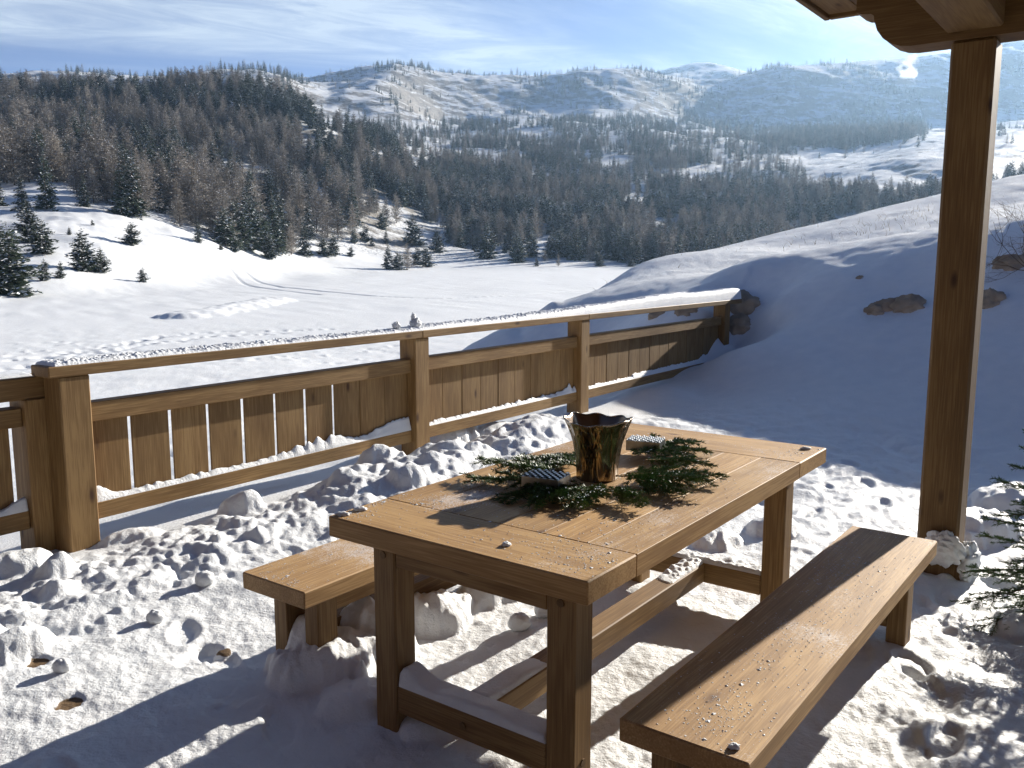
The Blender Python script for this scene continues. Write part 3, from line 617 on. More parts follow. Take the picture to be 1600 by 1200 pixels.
# lower side panel to the left, standing a little further out
side = empty('railing', (*FW(-1.5, -0.25), 0), 'short run of railing at the left edge, set behind the thick end post', 'railing')
piece('post', [((-0.045, -0.33, -0.3), (0.12, -0.167, 0.8395))], fF, M_WOOD, side, 0.005, axis=2)
piece('handrail', [((-3.2, -0.33, 0.840), (0.10, -0.178, 0.950))], fF, M_WOOD, side, 0.005)
piece('rail', [((-3.2, -0.30, 0.705), (-0.046, -0.20, 0.798))], fF, M_WOOD, side, 0.004)
piece('rail', [((-3.2, -0.30, 0.185), (-0.046, -0.20, 0.280))], fF, M_WOOD, side, 0.004)
e = -0.085 - np.arange(12) * 0.245
for i in range(11):
    piece('board', [((e[i + 1] + 0.02, -0.265, 0.281), (e[i] - (0.0 if i else 0.012), -0.238, 0.7045))], fF, M_WOOD, side, 0.003, axis=2)

# ------------------------------------------------------------------ chalet porch: post, beams, eaves, added light blocker behind
chalet = empty('chalet', (*POST, 0), 'timber chalet porch with a tall square post, carved beam end and dark eaves', 'building')
fP = (POST, TD, TN)
PW = 0.175
piece('post', [((0, 0, 0.16), (PW, PW, 2.455))], fP, M_ROOF, chalet, 0.012, axis=2)
piece('post_base', [((-0.03, -0.03, -0.3), (PW + 0.03, PW + 0.03, 0.215))], fP, M_ROOF, chalet, 0.02, axis=2)
# purlin along TN with a carved end on the left
def extrude_profile(prof, y0, y1, fr, name, m, parent, axis=1):
    # profile in (n, z); extruded along dir from y0 to y1
    n = len(prof); P = [(y0, a, z) for a, z in prof] + [(y1, a, z) for a, z in prof]
    P = np.array(P); fs = [list(range(n)), list(range(2 * n - 1, n - 1, -1))] + [[(i + 1) % n, i, n + i, n + (i + 1) % n] for i in range(n)]
    o, d, nn = fr
    W3 = np.column_stack([o[0] + P[:, 0] * d[0] + P[:, 1] * nn[0], o[1] + P[:, 0] * d[1] + P[:, 1] * nn[1], P[:, 2]])
    g = np.roll(P, -1, axis=1) + rng.uniform(0, 50, 3)
    ww = Wood(); ww.add(W3, fs, g); return ww.build(name, m, parent)
zb = 2.456
prof = [(5.0, zb), (-0.16, zb), (-0.205, zb + 0.006), (-0.245, zb + 0.022), (-0.28, zb + 0.05), (-0.305, zb + 0.085), (-0.318, zb + 0.125), (-0.322, zb + 0.150), (-0.335, zb + 0.160), (-0.375, zb + 0.163), (-0.40, zb + 0.175), (-0.40, zb + 0.295), (5.0, zb + 0.295)]
extrude_profile(prof, -0.01, 0.165, fP, 'purlin', M_ROOF, chalet)
piece('tie_beam', [((-9.0, -0.02, zb + 0.03), (-0.011, 0.20, zb + 0.295))], fP, M_ROOF, chalet, 0.01, axis=0)
# roof deck and verge boards
rz0, rz1 = zb + 0.2955, zb + 0.325
cx = np.array([1.60, 4.68]) - POST; rs0, rt0 = float(cx @ TD), float(cx @ TN)
w = Wood()
for i in range(34):
    w.box((-9.0, rt0 + i * 0.16, rz0), (rs0, rt0 + i * 0.16 + 0.157, rz1), fP, 0.002, axis=0)
w.build('roof_deck', M_ROOF, chalet)
piece('verge_board', [((-9.0, rt0 - 0.03, rz0 - 0.02), (rs0 + 0.03, rt0 - 0.001, rz1 + 0.10))], fP, M_ROOF, chalet, 0.004)
piece('fascia', [((rs0 + 0.001, rt0, rz0 - 0.02), (rs0 + 0.03, rt0 + 5.4, rz1 + 0.10))], fP, M_ROOF, chalet, 0.004)
w = Wood(); w.box((-9.3, -7.0, -0.4), (-9.01, 6.0, 4.6), fP, 0.01, axis=1); w.build('blocker_wall', M_BLOCKER_WALL, chalet)  # unseen wall behind the camera, added and sized to block sky light

# ------------------------------------------------------------------ snow lying on timber
def strip_snow(name, fr, x0, x1, y0, y1, z, hfun, nx, ny, label, edge=0.015, m=M_CAP):
    u = np.linspace(x0, x1, nx); v = np.linspace(y0, y1, ny); U, Vv = np.meshgrid(u, v, indexing='ij')
    o, d, nn = fr; wx = o[0] + U * d[0] + Vv * nn[0]; wy = o[1] + U * d[1] + Vv * nn[1]
    e = np.minimum(np.minimum(Vv - y0, y1 - Vv), np.minimum(U - x0, x1 - U)); ed = np.sqrt(np.clip(e / edge, 0, 1) * (2 - np.clip(e / edge, 0, 1)))
    H = hfun(U, Vv, wx, wy) * ed
    zz = z + 0.0015 + H - (H < 0.002) * 0.004
    V = np.stack([wx, wy, zz], -1).reshape(-1, 3); ix = np.arange(nx * ny).reshape(nx, ny)
    Fq = np.stack([ix[:-1, :-1], ix[1:, :-1], ix[1:, 1:], ix[:-1, 1:]], -1).reshape(-1, 4)[:, ::-1]
    ob = new_mesh(name, V, Fq, m, smooth=True); return tag(ob, label, 'snow', kind='stuff')
def h_cap(U, Vv, wx, wy):
    k = sst(U, 3.2, 7.6)
    b = 0.012 + 0.016 * sst(U, 2.5, 2.9) + 0.10 * k
    b = b + 0.006 * fbm(wx * 9, wy * 9, 21, 3) + 0.012 * np.abs(fbm(wx * 30, wy * 30, 22, 3)) * (1 - 0.6 * k) + 0.02 * k * fbm(wx * 1.5, wy * 1.5, 23, 2)
    wav = 0.5 + 0.5 * np.sin(np.clip((Vv + 0.17) / 0.17, 0, 1) * pi)
    return np.clip(b, 0, 1) * (0.75 + 0.25 * wav)
strip_snow('snow', fF, 0.03, 8.74, -0.195, -0.004, 1.010, h_cap, 2200, 30, 'white snow layer along the railing handrail, thick at its far end', 0.03)
strip_snow('snow', fF, -3.1, 0.04, -0.325, -0.21, 0.950, lambda U, Vv, a, b: 0.006 + 0.008 * np.abs(fbm(a * 9, b * 9, 3, 3)), 260, 14, 'thin shaded snow on the top rail of the left railing run')
def h_rail(U, Vv, wx, wy):
    b = 0.018 + 0.022 * np.abs(fbm(wx * 9, wy * 9, 25, 3, .5)) + 0.05 * np.exp(-((U - 0.24) / 0.07) ** 2)
    b = b + 0.06 * np.exp(-((U - 1.75) / 0.25) ** 2) * (0.5 + np.abs(fbm(wx * 9, wy * 9, 26, 2))) + 0.07 * sst(U, 2.1, 2.5) * (U < 2.7)
    b = b + 0.07 * np.exp(-((U - 4.8) / 0.12) ** 2) * (0.6 + fbm(wx * 9, wy * 9, 27, 2)) + 0.10 * np.exp(-((U - 8.0) / 0.25) ** 2) * (0.6 + fbm(wx * 5, wy * 5, 28, 2)) + 0.02 * (U > 6)
    return np.clip(b, 0, .14) * np.clip((-0.052 - Vv) / 0.02, 0.35, 1)
for (a, b_, nb), lb in zip(secs, ('crumbly snow on the bottom rail of the nearest railing bay', 'thin snow on the bottom rail of the middle railing bay', 'snow in the shade on the bottom rail of the farthest railing bay')):
    strip_snow('snow', fF, a + 0.002, b_ - 0.002, -0.084, -0.052, 0.285, h_rail, int((b_ - a) * 230), 9, lb, 0.008)
strip_snow('snow', fF, -3.1, -0.047, -0.236, -0.202, 0.280, lambda U, Vv, a, b: 0.01 + 0.05 * np.exp(-((U + 0.05) / 0.1) ** 2) + 0.012 * np.abs(fbm(a * 12, b * 12, 5, 3)), 400, 8, 'snow on the bottom rail at the left edge of the photo', 0.008)
strip_snow('snow', fT, 0.070, 0.155, 0.211, 0.753, 0.248, lambda U, Vv, a, b: 0.022 + 0.012 * fbm(a * 5, b * 5, 6, 2) + 0.03 * np.exp(-((Vv - 0.23) / 0.05) ** 2), 20, 90, 'smooth shaded snow on the near foot rail of the table', 0.02)
strip_snow('snow', fT, 0.140, 0.50, 0.424, 0.506, 0.247, lambda U, Vv, a, b: (0.022 + 0.008 * fbm(a * 5, b * 5, 6, 2)) * (1 - sst(U, 0.3, 0.5)), 60, 18, 'shaded snow at the near end of the long table stretcher', 0.02)
strip_snow('snow', fT, 1.30, 1.634, 0.424, 0.506, 0.247, lambda U, Vv, a, b: (0.012 + 0.02 * np.abs(fbm(a * 14, b * 14, 8, 3))) * sst(U, 1.3, 1.5), 70, 18, 'patchy snow at the far end of the long table stretcher', 0.015)
strip_snow('snow', fT, 1.640, 1.724, 0.212, 0.753, 0.248, lambda U, Vv, a, b: 0.012 + 0.012 * np.abs(fbm(a * 14, b * 14, 9, 3)), 18, 110, 'lit snow on the far foot rail of the table', 0.012)
# snow banked on the foot of the porch post
def blob(name, c_, r_, seed, label, cat='snow', group=None, m=M_CAP, n=28, amp=0.25, freq=2.2, kind=None):
    vs = []; 
    for i in range(n + 1):
        ph = pi * i / n
        for j in range(2 * n):
            a = 2 * pi * j / (2 * n); vs.append((sin(ph) * cos(a), sin(ph) * sin(a), cos(ph)))
    v = np.array(vs); q = 1 + amp * fbm(v[:, 0] * freq + seed, v[:, 1] * freq + v[:, 2] * freq * 1.3, seed, 4) + amp * 0.7 * vnoise(v[:, 2] * freq * 1.7 + seed, v[:, 0] * freq - v[:, 1], seed + 5)
    P = v * q[:, None] * np.array(r_)
    ix = np.arange((n + 1) * 2 * n).reshape(n + 1, 2 * n); ix = np.concatenate([ix, ix[:, :1]], 1)
    Fq = np.stack([ix[:-1, :-1], ix[1:, :-1], ix[1:, 1:], ix[:-1, 1:]], -1).reshape(-1, 4)
    o = new_mesh(name, P, Fq, m, smooth=True); o.location = c_; return tag(o, label, cat, group, kind)
pc = POST + TD * (-0.03) + TN * 0.12
blob('snow_heap', (pc[0], pc[1], 0.225), (0.085, 0.04, 0.08), 3, 'small heap of snow resting on the foot of the porch post').rotation_euler = (0, 0, -TA)
pc = POST + TD * 0.06 + TN * 0.21
blob('snow_heap', (pc[0], pc[1], 0.16), (0.05, 0.1, 0.09), 9, 'snow crust clinging to the right side of the porch post foot').rotation_euler = (0, 0, -TA)
G_ = 'loose snowballs on the terrace'
for (x, y), r_, lb in [((-1.355, 3.722), 0.042, 'round snowball in the sun nearest the left bench end'), ((-1.42, 3.342), 0.035, 'snowball lying beside a boot print left of the bench'),
                       ((-1.569, 2.904), 0.032, 'small snowball in the sun by the patch of bare boards'), ((0.03, 3.28), 0.045, 'snowball lying under the table beside the shadow edge'), ((0.13, 3.42), 0.038, 'second snowball under the table, just beyond the largest one'), ((0.24, 3.62), 0.032, 'smallest snowball under the table, farthest from the near rail')]:
    blob('snowball', (x, y, ground_z(x, y) + r_ * 0.6), (r_, r_ * 0.9, r_ * 0.85), int(abs(x) * 90), lb, 'snowball', G_, n=16, amp=0.13)
for s, r_, lb in [(2.70, (0.040, 0.045, 0.036), 'larger snow lump standing on the handrail above the second post'), (2.61, (0.022, 0.03, 0.035), None), (2.50, (0.026, 0.028, 0.028), 'small pointed snow lump on the handrail left of the second post')]:
    if lb is None: continue
    p = FW(s, -0.09); blob('snow_lump', (p[0], p[1], 1.052), r_, int(s * 30), lb, 'snow lump', 'snow lumps on the handrail', n=16, amp=0.45)
p = FW(2.69, -0.10); blob('snow_lump', (p[0], p[1], 1.098), (0.016, 0.018, 0.030), 4, 'thin snow point balanced on the larger handrail lump', 'snow lump', 'snow lumps on the handrail', n=14, amp=0.5)

# crumbs of snow on table and benches
def crumbs(name, fr, Lx, Ly, z, n, seed, label, spots):
    r_ = np.random.default_rng(seed); V = []; Fc = []
    base = np.array([(1, 0, 0), (0, 1, 0), (-1, 0, 0), (0, -1, 0), (0.1, 0.1, 0.4)]) * [1.2, 1.2, 1.0]; k = 0
    o, d, nn = fr
    for i in range(n):
        q = r_.random()
        if q < 0.35: x, y = r_.uniform(0.01, Lx - .01), r_.uniform(0.01, Ly - .01)
        else:
            sp_ = spots[r_.integers(len(spots))]; x, y = sp_[0] + r_.normal(0, sp_[2]), sp_[1] + r_.normal(0, sp_[3])
        if not (0.006 < x < Lx - .006 and 0.006 < y < Ly - .006): continue
        s_ = 0.0006 + 0.0022 * r_.random() ** 3 if q < .992 else r_.uniform(0.003, 0.006)
        a = r_.uniform(0, 6.28); b_ = base * s_ * r_.uniform(0.7, 1.3, (5, 3)); b_ = np.column_stack([b_[:, 0] * cos(a) - b_[:, 1] * sin(a), b_[:, 0] * sin(a) + b_[:, 1] * cos(a), b_[:, 2]])
        P = b_ + np.array([x, y, z]); V.append(np.column_stack([o[0] + P[:, 0] * d[0] + P[:, 1] * nn[0], o[1] + P[:, 0] * d[1] + P[:, 1] * nn[1], P[:, 2]]))
        Fc += [(k, k + 1, k + 4), (k + 1, k + 2, k + 4), (k + 2, k + 3, k + 4), (k + 3, k, k + 4)]; k += 5
    ob = new_mesh(name, np.concatenate(V), np.array(Fc), M_CAP); return tag(ob, label, 'snow', kind='stuff')
crumbs('snow_crumbs', fT, L_, W_, 0.7605, 3400, 1, 'scattered snow crumbs on the table top', [(0.05, 0.05, 0.05, 0.05), (0.15, 0.02, 0.12, 0.015), (0.3, 0.8, 0.18, 0.06), (0.12, 0.85, 0.06, 0.05), (0.3, 0.15, 0.05, 0.05), (0.75, 0.75, 0.3, 0.08), (1.7, 0.85, 0.12, 0.05), (0.2, 0.62, 0.08, 0.1)])
fB = (np.array([0.2542, 1.9508]), BD, BN)
crumbs('snow_crumbs', fB, 1.884, 0.321, 0.4605, 2200, 2, 'scattered snow crumbs on the seat of the bench by the post', [(0.3, 0.16, 0.25, 0.03), (0.7, 0.2, 0.2, 0.04), (1.2, 0.24, 0.3, 0.04), (0.15, 0.2, 0.06, 0.05), (1.3, 0.12, 0.15, 0.04)])
crumbs('snow_crumbs', (np.array([-0.932, 2.920]), TD, TN), 1.884, 0.32, 0.4605, 900, 3, 'scattered snow crumbs on the seat of the bench behind the table', [(0.1, 0.05, 0.1, 0.03), (0.35, 0.15, 0.2, 0.02), (0.03, 0.2, 0.02, 0.08)])
for i, (x, y, lb) in enumerate([(0.03, 0.03, 'snow clump on the nearest left corner of the table'), (0.10, 0.035, 'flat snow clump beside the nearest left table corner'), (1.80, 0.86, 'white snow clump on the farthest right table corner'), (0.10, 0.60, 'lone snow bit near the front edge of the table')]):
    p = TW(x, y); blob('snow_clump', (p[0], p[1], 0.764), (0.022 if i != 3 else 0.012, 0.012, 0.007), i + 40, lb, 'snow clump', 'snow clumps on the table', n=12, amp=0.3, freq=2.4)
p = fB[0] + BD * 0.04 + BN * 0.27; blob('snow_clump', (p[0], p[1], 0.464), (0.014, 0.01, 0.007), 50, 'snow clump at the near end of the bench by the post', 'snow clump', n=12, amp=0.3, freq=2.4)

# ------------------------------------------------------------------ bucket
BK = (0.304, 3.059)
def bucket():
    root = empty('wine_bucket', (BK[0], BK[1], 0.76), 'hammered bronze bucket with a wavy fluted rim standing on the table', 'bucket')
    nz, na_ = 40, 128; V = []
    def prof(q): return 0.072 + 0.006 * q + 0.040 * q ** 2.6
    for side_, off in ((0, 0.0), (1, -0.003)):
        for i in range(nz + 1):
            q = i / nz; q_ = q if side_ == 0 else 1 - q
            for j in range(na_):
                a = 2 * pi * j / na_; lob = cos(8 * a + 0.6)
                r_ = prof(q_) + off + (0 if side_ else 0.0011 * sin(19 * a + 2.2 * sin(q_ * 5)) * sin(7 * a + q_ * 4)) + (0.0016 + 0.0036 * q_ ** 3) * lob
                z = 0.212 * q_ + (0.0035 * q_ ** 6) * lob * 1.0 + 0.006 * q_ ** 4 * cos(a * 2 + 1)
                if side_ and i == nz: z = 0.006
                V.append((r_ * cos(a), r_ * sin(a), z))
    V = np.array(V); R_ = 2 * (nz + 1); ix = np.arange(R_ * na_).reshape(R_, na_); ix = np.concatenate([ix, ix[:, :1]], 1)
    Fq = np.stack([ix[:-1, :-1], ix[:-1, 1:], ix[1:, 1:], ix[1:, :-1]], -1).reshape(-1, 4).tolist()
    Fq.append(list(range(na_ - 1, -1, -1))); Fq.append([(R_ - 1) * na_ + j for j in range(na_)])
    new_mesh('vessel', V, Fq, [M_BRONZE, M_BRONZE_IN], root, smooth=True, fmat=[0] * ((nz + 1) * na_) + [1] * (len(Fq) - (nz + 1) * na_))
    # rolled rim
    V = []; nr_ = 6
    for j in range(na_):
        a = 2 * pi * j / na_; lob = cos(8 * a + 0.6); r_ = prof(1) - 0.0015 + 0.0052 * lob; z = 0.212 + 0.0035 * lob + 0.006 * cos(a * 2 + 1)
        for k in range(nr_):
            b_ = 2 * pi * k / nr_; V.append(((r_ + 0.0028 * cos(b_)) * cos(a), (r_ + 0.0028 * cos(b_)) * sin(a), z + 0.0028 * sin(b_)))
    ix = np.arange(na_ * nr_).reshape(na_, nr_); ix = np.concatenate([ix, ix[:1]], 0); ix = np.concatenate([ix, ix[:, :1]], 1)
    Fq = np.stack([ix[:-1, :-1], ix[1:, :-1], ix[1:, 1:], ix[:-1, 1:]], -1).reshape(-1, 4)
    new_mesh('rim', np.array(V), Fq, M_BRONZE, root, smooth=True)
bucket()
# ------------------------------------------------------------------ perforated metal boxes
def grid_box(c_, ang, label, lx_=0.135, ly_=0.10, hz=0.04, zb=0.762, snowy=False):
    root = empty('ashtray_box', (c_[0], c_[1], zb), label, 'metal box', 'perforated metal boxes among the branches', rz=ang)
    def bx(lo, hi): return [(x, y, z) for x in (lo[0], hi[0]) for y in (lo[1], hi[1]) for z in (lo[2], hi[2])], [(0, 1, 3, 2), (4, 6, 7, 5), (0, 4, 5, 1), (2, 3, 7, 6), (0, 2, 6, 4), (1, 5, 7, 3)]
    V = []; Fq = []
    for lo, hi in [((-lx_ / 2, -ly_ / 2, 0), (lx_ / 2, ly_ / 2, 0.002)), ((-lx_ / 2, -ly_ / 2, 0.002), (-lx_ / 2 + .002, ly_ / 2, hz)), ((lx_ / 2 - .002, -ly_ / 2, 0.002), (lx_ / 2, ly_ / 2, hz)),
                   ((-lx_ / 2 + .002, -ly_ / 2, 0.002), (lx_ / 2 - .002, -ly_ / 2 + .002, hz)), ((-lx_ / 2 + .002, ly_ / 2 - .002, 0.002), (lx_ / 2 - .002, ly_ / 2, hz))]:
        v, f = bx(lo, hi); Fq += [tuple(i + len(V) for i in q) for q in f]; V += v
    new_mesh('tray', np.array(V), [list(q) for q in Fq], M_ZINC, root)
    V = []; Fq = []; nx, ny = 10, 7
    for i in range(nx):
        for j in range(ny):
            x0 = -lx_ / 2 + 0.001 + i * (lx_ - 0.002) / nx; y0 = -ly_ / 2 + 0.001 + j * (ly_ - 0.002) / ny; sx = (lx_ - 0.002) / nx; sy = (ly_ - 0.002) / ny
            up = 0.008 if (i + j) % 2 else 0.0
            # raised tongue next to a slot
            if (i + j) % 2:
                q = [(x0, y0, hz), (x0 + sx * .25, y0, hz + 0.0065), (x0 + sx * .75, y0, hz + 0.0065), (x0 + sx, y0, hz), (x0, y0 + sy * .8, hz), (x0 + sx * .25, y0 + sy * .8, hz + 0.0065), (x0 + sx * .75, y0 + sy * .8, hz + 0.0065), (x0 + sx, y0 + sy * .8, hz)]
                k = len(V); V += q; Fq += [(k, k + 1, k + 5, k + 4), (k + 1, k + 2, k + 6, k + 5), (k + 2, k + 3, k + 7, k + 6)]
            else:
                q = [(x0, y0, hz), (x0 + sx, y0, hz), (x0 + sx, y0 + sy * .35, hz), (x0, y0 + sy * .35, hz)]; k = len(V); V += q; Fq += [(k, k + 1, k + 2, k + 3)]
                q = [(x0, y0 + sy * .75, hz), (x0 + sx, y0 + sy * .75, hz), (x0 + sx, y0 + sy, hz), (x0, y0 + sy, hz)]; k = len(V); V += q; Fq += [(k, k + 1, k + 2, k + 3)]
    new_mesh('grid_lid', np.array(V), [list(q) for q in Fq], [M_CAP if snowy else M_ZINC], root)
grid_box((0.53, 3.42), -TA + 0.25, 'shiny perforated metal box in the sun behind the bronze bucket', zb=0.785)
grid_box((0.115, 2.88), -TA + 0.15, 'dark shaded metal box with frosty lid half buried in fir branches', zb=0.775)

# ------------------------------------------------------------------ fir branches (table, and the little tree)
def needle_branch(base, direc, length, seed, droop=0.15, twigs=14, nl=0.014, up=(0, 0, 1), spread=0.5, dens=1.0, levels=2):
    """returns lists: wood tris, needle tris, snow tris for a flat spray"""
    r_ = np.random.default_rng(seed); wv = []; nv = []; segs = []
    d0 = np.array(direc, float); d0 /= np.linalg.norm(d0); u0 = np.array(up, float); sd = np.cross(d0, u0); sd /= np.linalg.norm(sd) + 1e-9; u0 = np.cross(sd, d0)
    def path(p, d, L, r, lev, bend):
        n = max(3, int(L / 0.016)); P = [p.copy()]; q = p.copy(); dd = d.copy(); st = L / n
        for i in range(n):
            dd = dd + np.array([0, 0, -droop * 0.6 / n]) + bend * 0.5 / n + r_.normal(0, 0.02, 3); dd /= np.linalg.norm(dd); q = q + dd * st; P.append(q.copy())
        P = np.array(P); segs.append((P, r, lev))
        if lev < levels:
            m_ = max(2, int(twigs * L / length)) if lev == 0 else max(1, int(L / 0.03))
            for i in range(m_):
                f = 0.10 + 0.86 * i / m_ + r_.uniform(0, 0.03)
                if f > 0.98: continue
                k = int(f * n); o_ = P[k]; dl = P[min(k + 1, n)] - P[k]; dl /= np.linalg.norm(dl)
                sg = 1 if i % 2 else -1; ang = r_.uniform(0.6, 0.95)
                sdd = np.cross(dl, u0); sdd /= np.linalg.norm(sdd)
                nd_ = dl * cos(ang) + sdd * sg * sin(ang) + u0 * r_.uniform(-0.15, 0.2); nd_ /= np.linalg.norm(nd_)
                LL = L * spread * (1 - f * 0.72) * r_.uniform(0.7, 1.1)
                if LL > 0.02: path(o_, nd_, LL, r * 0.55, lev + 1, dl * 0.35)
    path(np.array(base, float), d0, length, 0.0035, 0, np.zeros(3))
    Vw = []; Fw = []; Vn = []; 
    for P, r, lev in segs:
        n = len(P); k = len(Vw)
        t_ = np.gradient(P, axis=0); t_ /= np.linalg.norm(t_, axis=1)[:, None] + 1e-9
        a = np.cross(t_, u0); a /= np.linalg.norm(a, axis=1)[:, None] + 1e-9; b_ = np.cross(a, t_)
        rad = r * np.linspace(1, 0.4, n)[:, None]
        ring = [P + (a * cos(c) + b_ * sin(c)) * rad for c in (0, 2.09, 4.19)]
        for i in range(n):
            for q in range(3): Vw.append(ring[q][i])
        for i in range(n - 1):
            for q in range(3): Fw.append((k + 3 * i + q, k + 3 * i + (q + 1) % 3, k + 3 * i + 3 + (q + 1) % 3, k + 3 * i + 3 + q))
        # needles
        Ls = np.linalg.norm(np.diff(P, axis=0), axis=1).sum(); m_ = int(Ls / 0.0012 * dens)
        f = r_.random(m_) * (n - 1.001); i = f.astype(int); g_ = (f - i)[:, None]
        o_ = P[i] * (1 - g_) + P[i + 1] * g_; tt_ = t_[i]; aa = a[i]; bb = b_[i]
        ph = r_.uniform(0, 2 * pi, m_); ph = np.where(r_.random(m_) < 0.65, np.where(r_.random(m_) < 0.5, r_.normal(0.25, .35, m_), r_.normal(pi - 0.25, .35, m_)), ph)[:, None]
        out = aa * np.cos(ph) + bb * np.sin(ph)
        dirn = out * 0.82 + tt_ * r_.uniform(0.4, 0.8, m_)[:, None]; dirn /= np.linalg.norm(dirn, axis=1)[:, None]
        sidev = np.cross(dirn, out + 0.3 * tt_); sidev /= np.linalg.norm(sidev, axis=1)[:, None] + 1e-9
        ln = nl * r_.uniform(0.7, 1.15, m_)[:, None]; wd = 0.00105
        Vn.append(np.stack([o_ + sidev * wd, o_ - sidev * wd, o_ + dirn * ln * 0.7 - sidev * wd, o_ + dirn * ln, o_ + dirn * ln * 0.7 + sidev * wd], 1).reshape(-1, 3))
    Vn = np.concatenate(Vn); nn_ = len(Vn) // 5
    Fn = (np.arange(nn_)[:, None] * 5 + np.arange(5)[None])
    tips = np.concatenate([s_[0][1:] for s_ in segs])
    return np.array(Vw), Fw, Vn, Fn, tips
def branch_thing(base, ang, length, seed, label, group, z=0.0, tilt=0.05, snow=0.3, **kw):
    root = empty('fir_branch', (base[0], base[1], z), label, 'fir branch', group)
    Vw, Fw, Vn, Fn, tips = needle_branch((0, 0, 0), (sin(ang), cos(ang), tilt), length, seed, **kw)
    mn = 0.763 - z
    Vw[:, 2] = np.maximum(Vw[:, 2], mn); Vn[:, 2] = np.maximum(Vn[:, 2], mn - 0.0005)
    new_mesh('twig', Vw, Fw, M_TWIG, root, smooth=True)
    new_mesh('needles', Vn, Fn, M_FIR, root)
    if snow > 0:
        r_ = np.random.default_rng(seed + 1); k = r_.choice(len(tips), int(len(tips) * snow), replace=False)
        V = []; Fq = []
        oct_ = np.array([(1, 0, 0), (0, 1, 0), (-1, 0, 0), (0, -1, 0), (0, 0, 1), (0, 0, -.5)]); of = [(0, 1, 4), (1, 2, 4), (2, 3, 4), (3, 0, 4), (1, 0, 5), (2, 1, 5), (3, 2, 5), (0, 3, 5)]
        for i in k:
            for c_ in range(r_.integers(1, 4)):
                s_ = r_.uniform(0.001, 0.0035); q = oct_ * s_ * r_.uniform(.7, 1.4, (6, 3)) + tips[i] + r_.normal(0, 0.004, 3) * [1, 1, .3] + [0, 0, 0.006]
                Fq += [tuple(a + len(V) for a in f) for f in of]; V += q.tolist()
        tag(new_mesh('snow', np.array(V), [list(f) for f in Fq], M_CAP, root), kind='stuff')
    return root
GB = 'fir branches laid round the bucket'
tb = [ # base xy, heading, length, z, label
 ((0.22, 2.90), -1.45, 0.38, 0.785, 'fir branch reaching farthest left toward the table edge'),
 ((0.18, 2.98), -1.15, 0.33, 0.80, 'fir branch behind the shaded metal box pointing left'),
 ((0.24, 3.10), -0.75, 0.36, 0.79, 'snowy fir branch behind the shaded box pointing to the railing'),
 ((0.22, 3.15), -0.25, 0.26, 0.795, 'short fir branch at the back left of the bucket'),
 ((0.30, 2.86), -2.65, 0.27, 0.785, 'fir branch in front of the bucket pointing to the viewer'),
 ((0.33, 2.80), 2.75, 0.20, 0.79, 'bright fir tip just below the bucket'),
 ((0.24, 2.86), -1.95, 0.32, 0.785, 'dark fir branch under the front of the shaded box'),
 ((0.18, 2.80), -2.4, 0.2, 0.79, 'small fir sprig in the bucket shadow'),
 ((0.36, 2.98), 2.05, 0.34, 0.785, 'fir branch right of the bucket pointing to the near corner'),
 ((0.40, 3.00), 1.70, 0.34, 0.79, 'fir branch right of the bucket, longest on that side'),
 ((0.42, 2.92), 2.45, 0.22, 0.785, 'short fir sprig in front of the right hand cluster'),
 ((0.46, 3.30), 1.25, 0.34, 0.79, 'fir branch beside the shiny box pointing right'),
 ((0.52, 3.38), 0.95, 0.30, 0.795, 'fir branch reaching out behind the shiny box'),
 ((0.50, 3.22), 1.75, 0.26, 0.785, 'fir branch between the shiny box and the front cluster'),
]
for i, (b_, a, L0, z, lb) in enumerate(tb):
    branch_thing(b_, a, L0, 100 + i, lb, GB, z=z + 0.002, snow=0.30 if i in (1, 2, 3, 4) else 0.04, droop=0.3, twigs=18, nl=0.017, spread=0.5)
# little spruce at the right edge
def small_tree():
    cx_, cy_ = 2.16, 3.28; gz = ground_z(cx_, cy_)
    root = empty('young_fir_tree', (cx_, cy_, gz), 'young dark green fir tree cut off by the right edge beside the porch post', 'tree')
    r_ = np.random.default_rng(77); Vw = []; Fw = []; Vn = []; Fn = []; kw_ = 0; kn = 0
    H = 1.02
    for i in range(58):
        q = (i + 0.5) / 58; h = 0.05 + q * 0.9; a = i * 2.399 + r_.uniform(-.3, .3); L0 = (0.43 * (1 - q) ** 0.75 + 0.05) * r_.uniform(0.8, 1.08); elev = -0.15 + 0.9 * q
        vw, fw, vn, fn, tips = needle_branch((0, 0, h), (sin(a) * cos(elev), cos(a) * cos(elev), sin(elev)), L0, 500 + i, droop=0.35, twigs=12, nl=0.017, spread=0.42, dens=0.75)
        Vw.append(vw); Fw += [tuple(j + kw_ for j in f) for f in fw]; kw_ += len(vw); Vn.append(vn); Fn.append(fn + kn); kn += len(vn)
    new_mesh('needles', np.concatenate(Vn), np.concatenate(Fn), M_FIR, root)
    n = 10; P = [(0.016 * (1 - z) * cos(a), 0.016 * (1 - z) * sin(a), z * H - 0.2 * (z == 0)) for z in (0, 0.3, 0.6, 0.97) for a in np.linspace(0, 2 * pi, n, endpoint=False)]
    f2 = [(i * n + j, i * n + (j + 1) % n, (i + 1) * n + (j + 1) % n, (i + 1) * n + j) for i in range(3) for j in range(n)]
    Vw.append(np.array(P)); Fw += [tuple(j + kw_ for j in f) for f in f2]
    new_mesh('trunk', np.concatenate(Vw), [list(f) for f in Fw], M_TWIG, root, smooth=True)
small_tree()

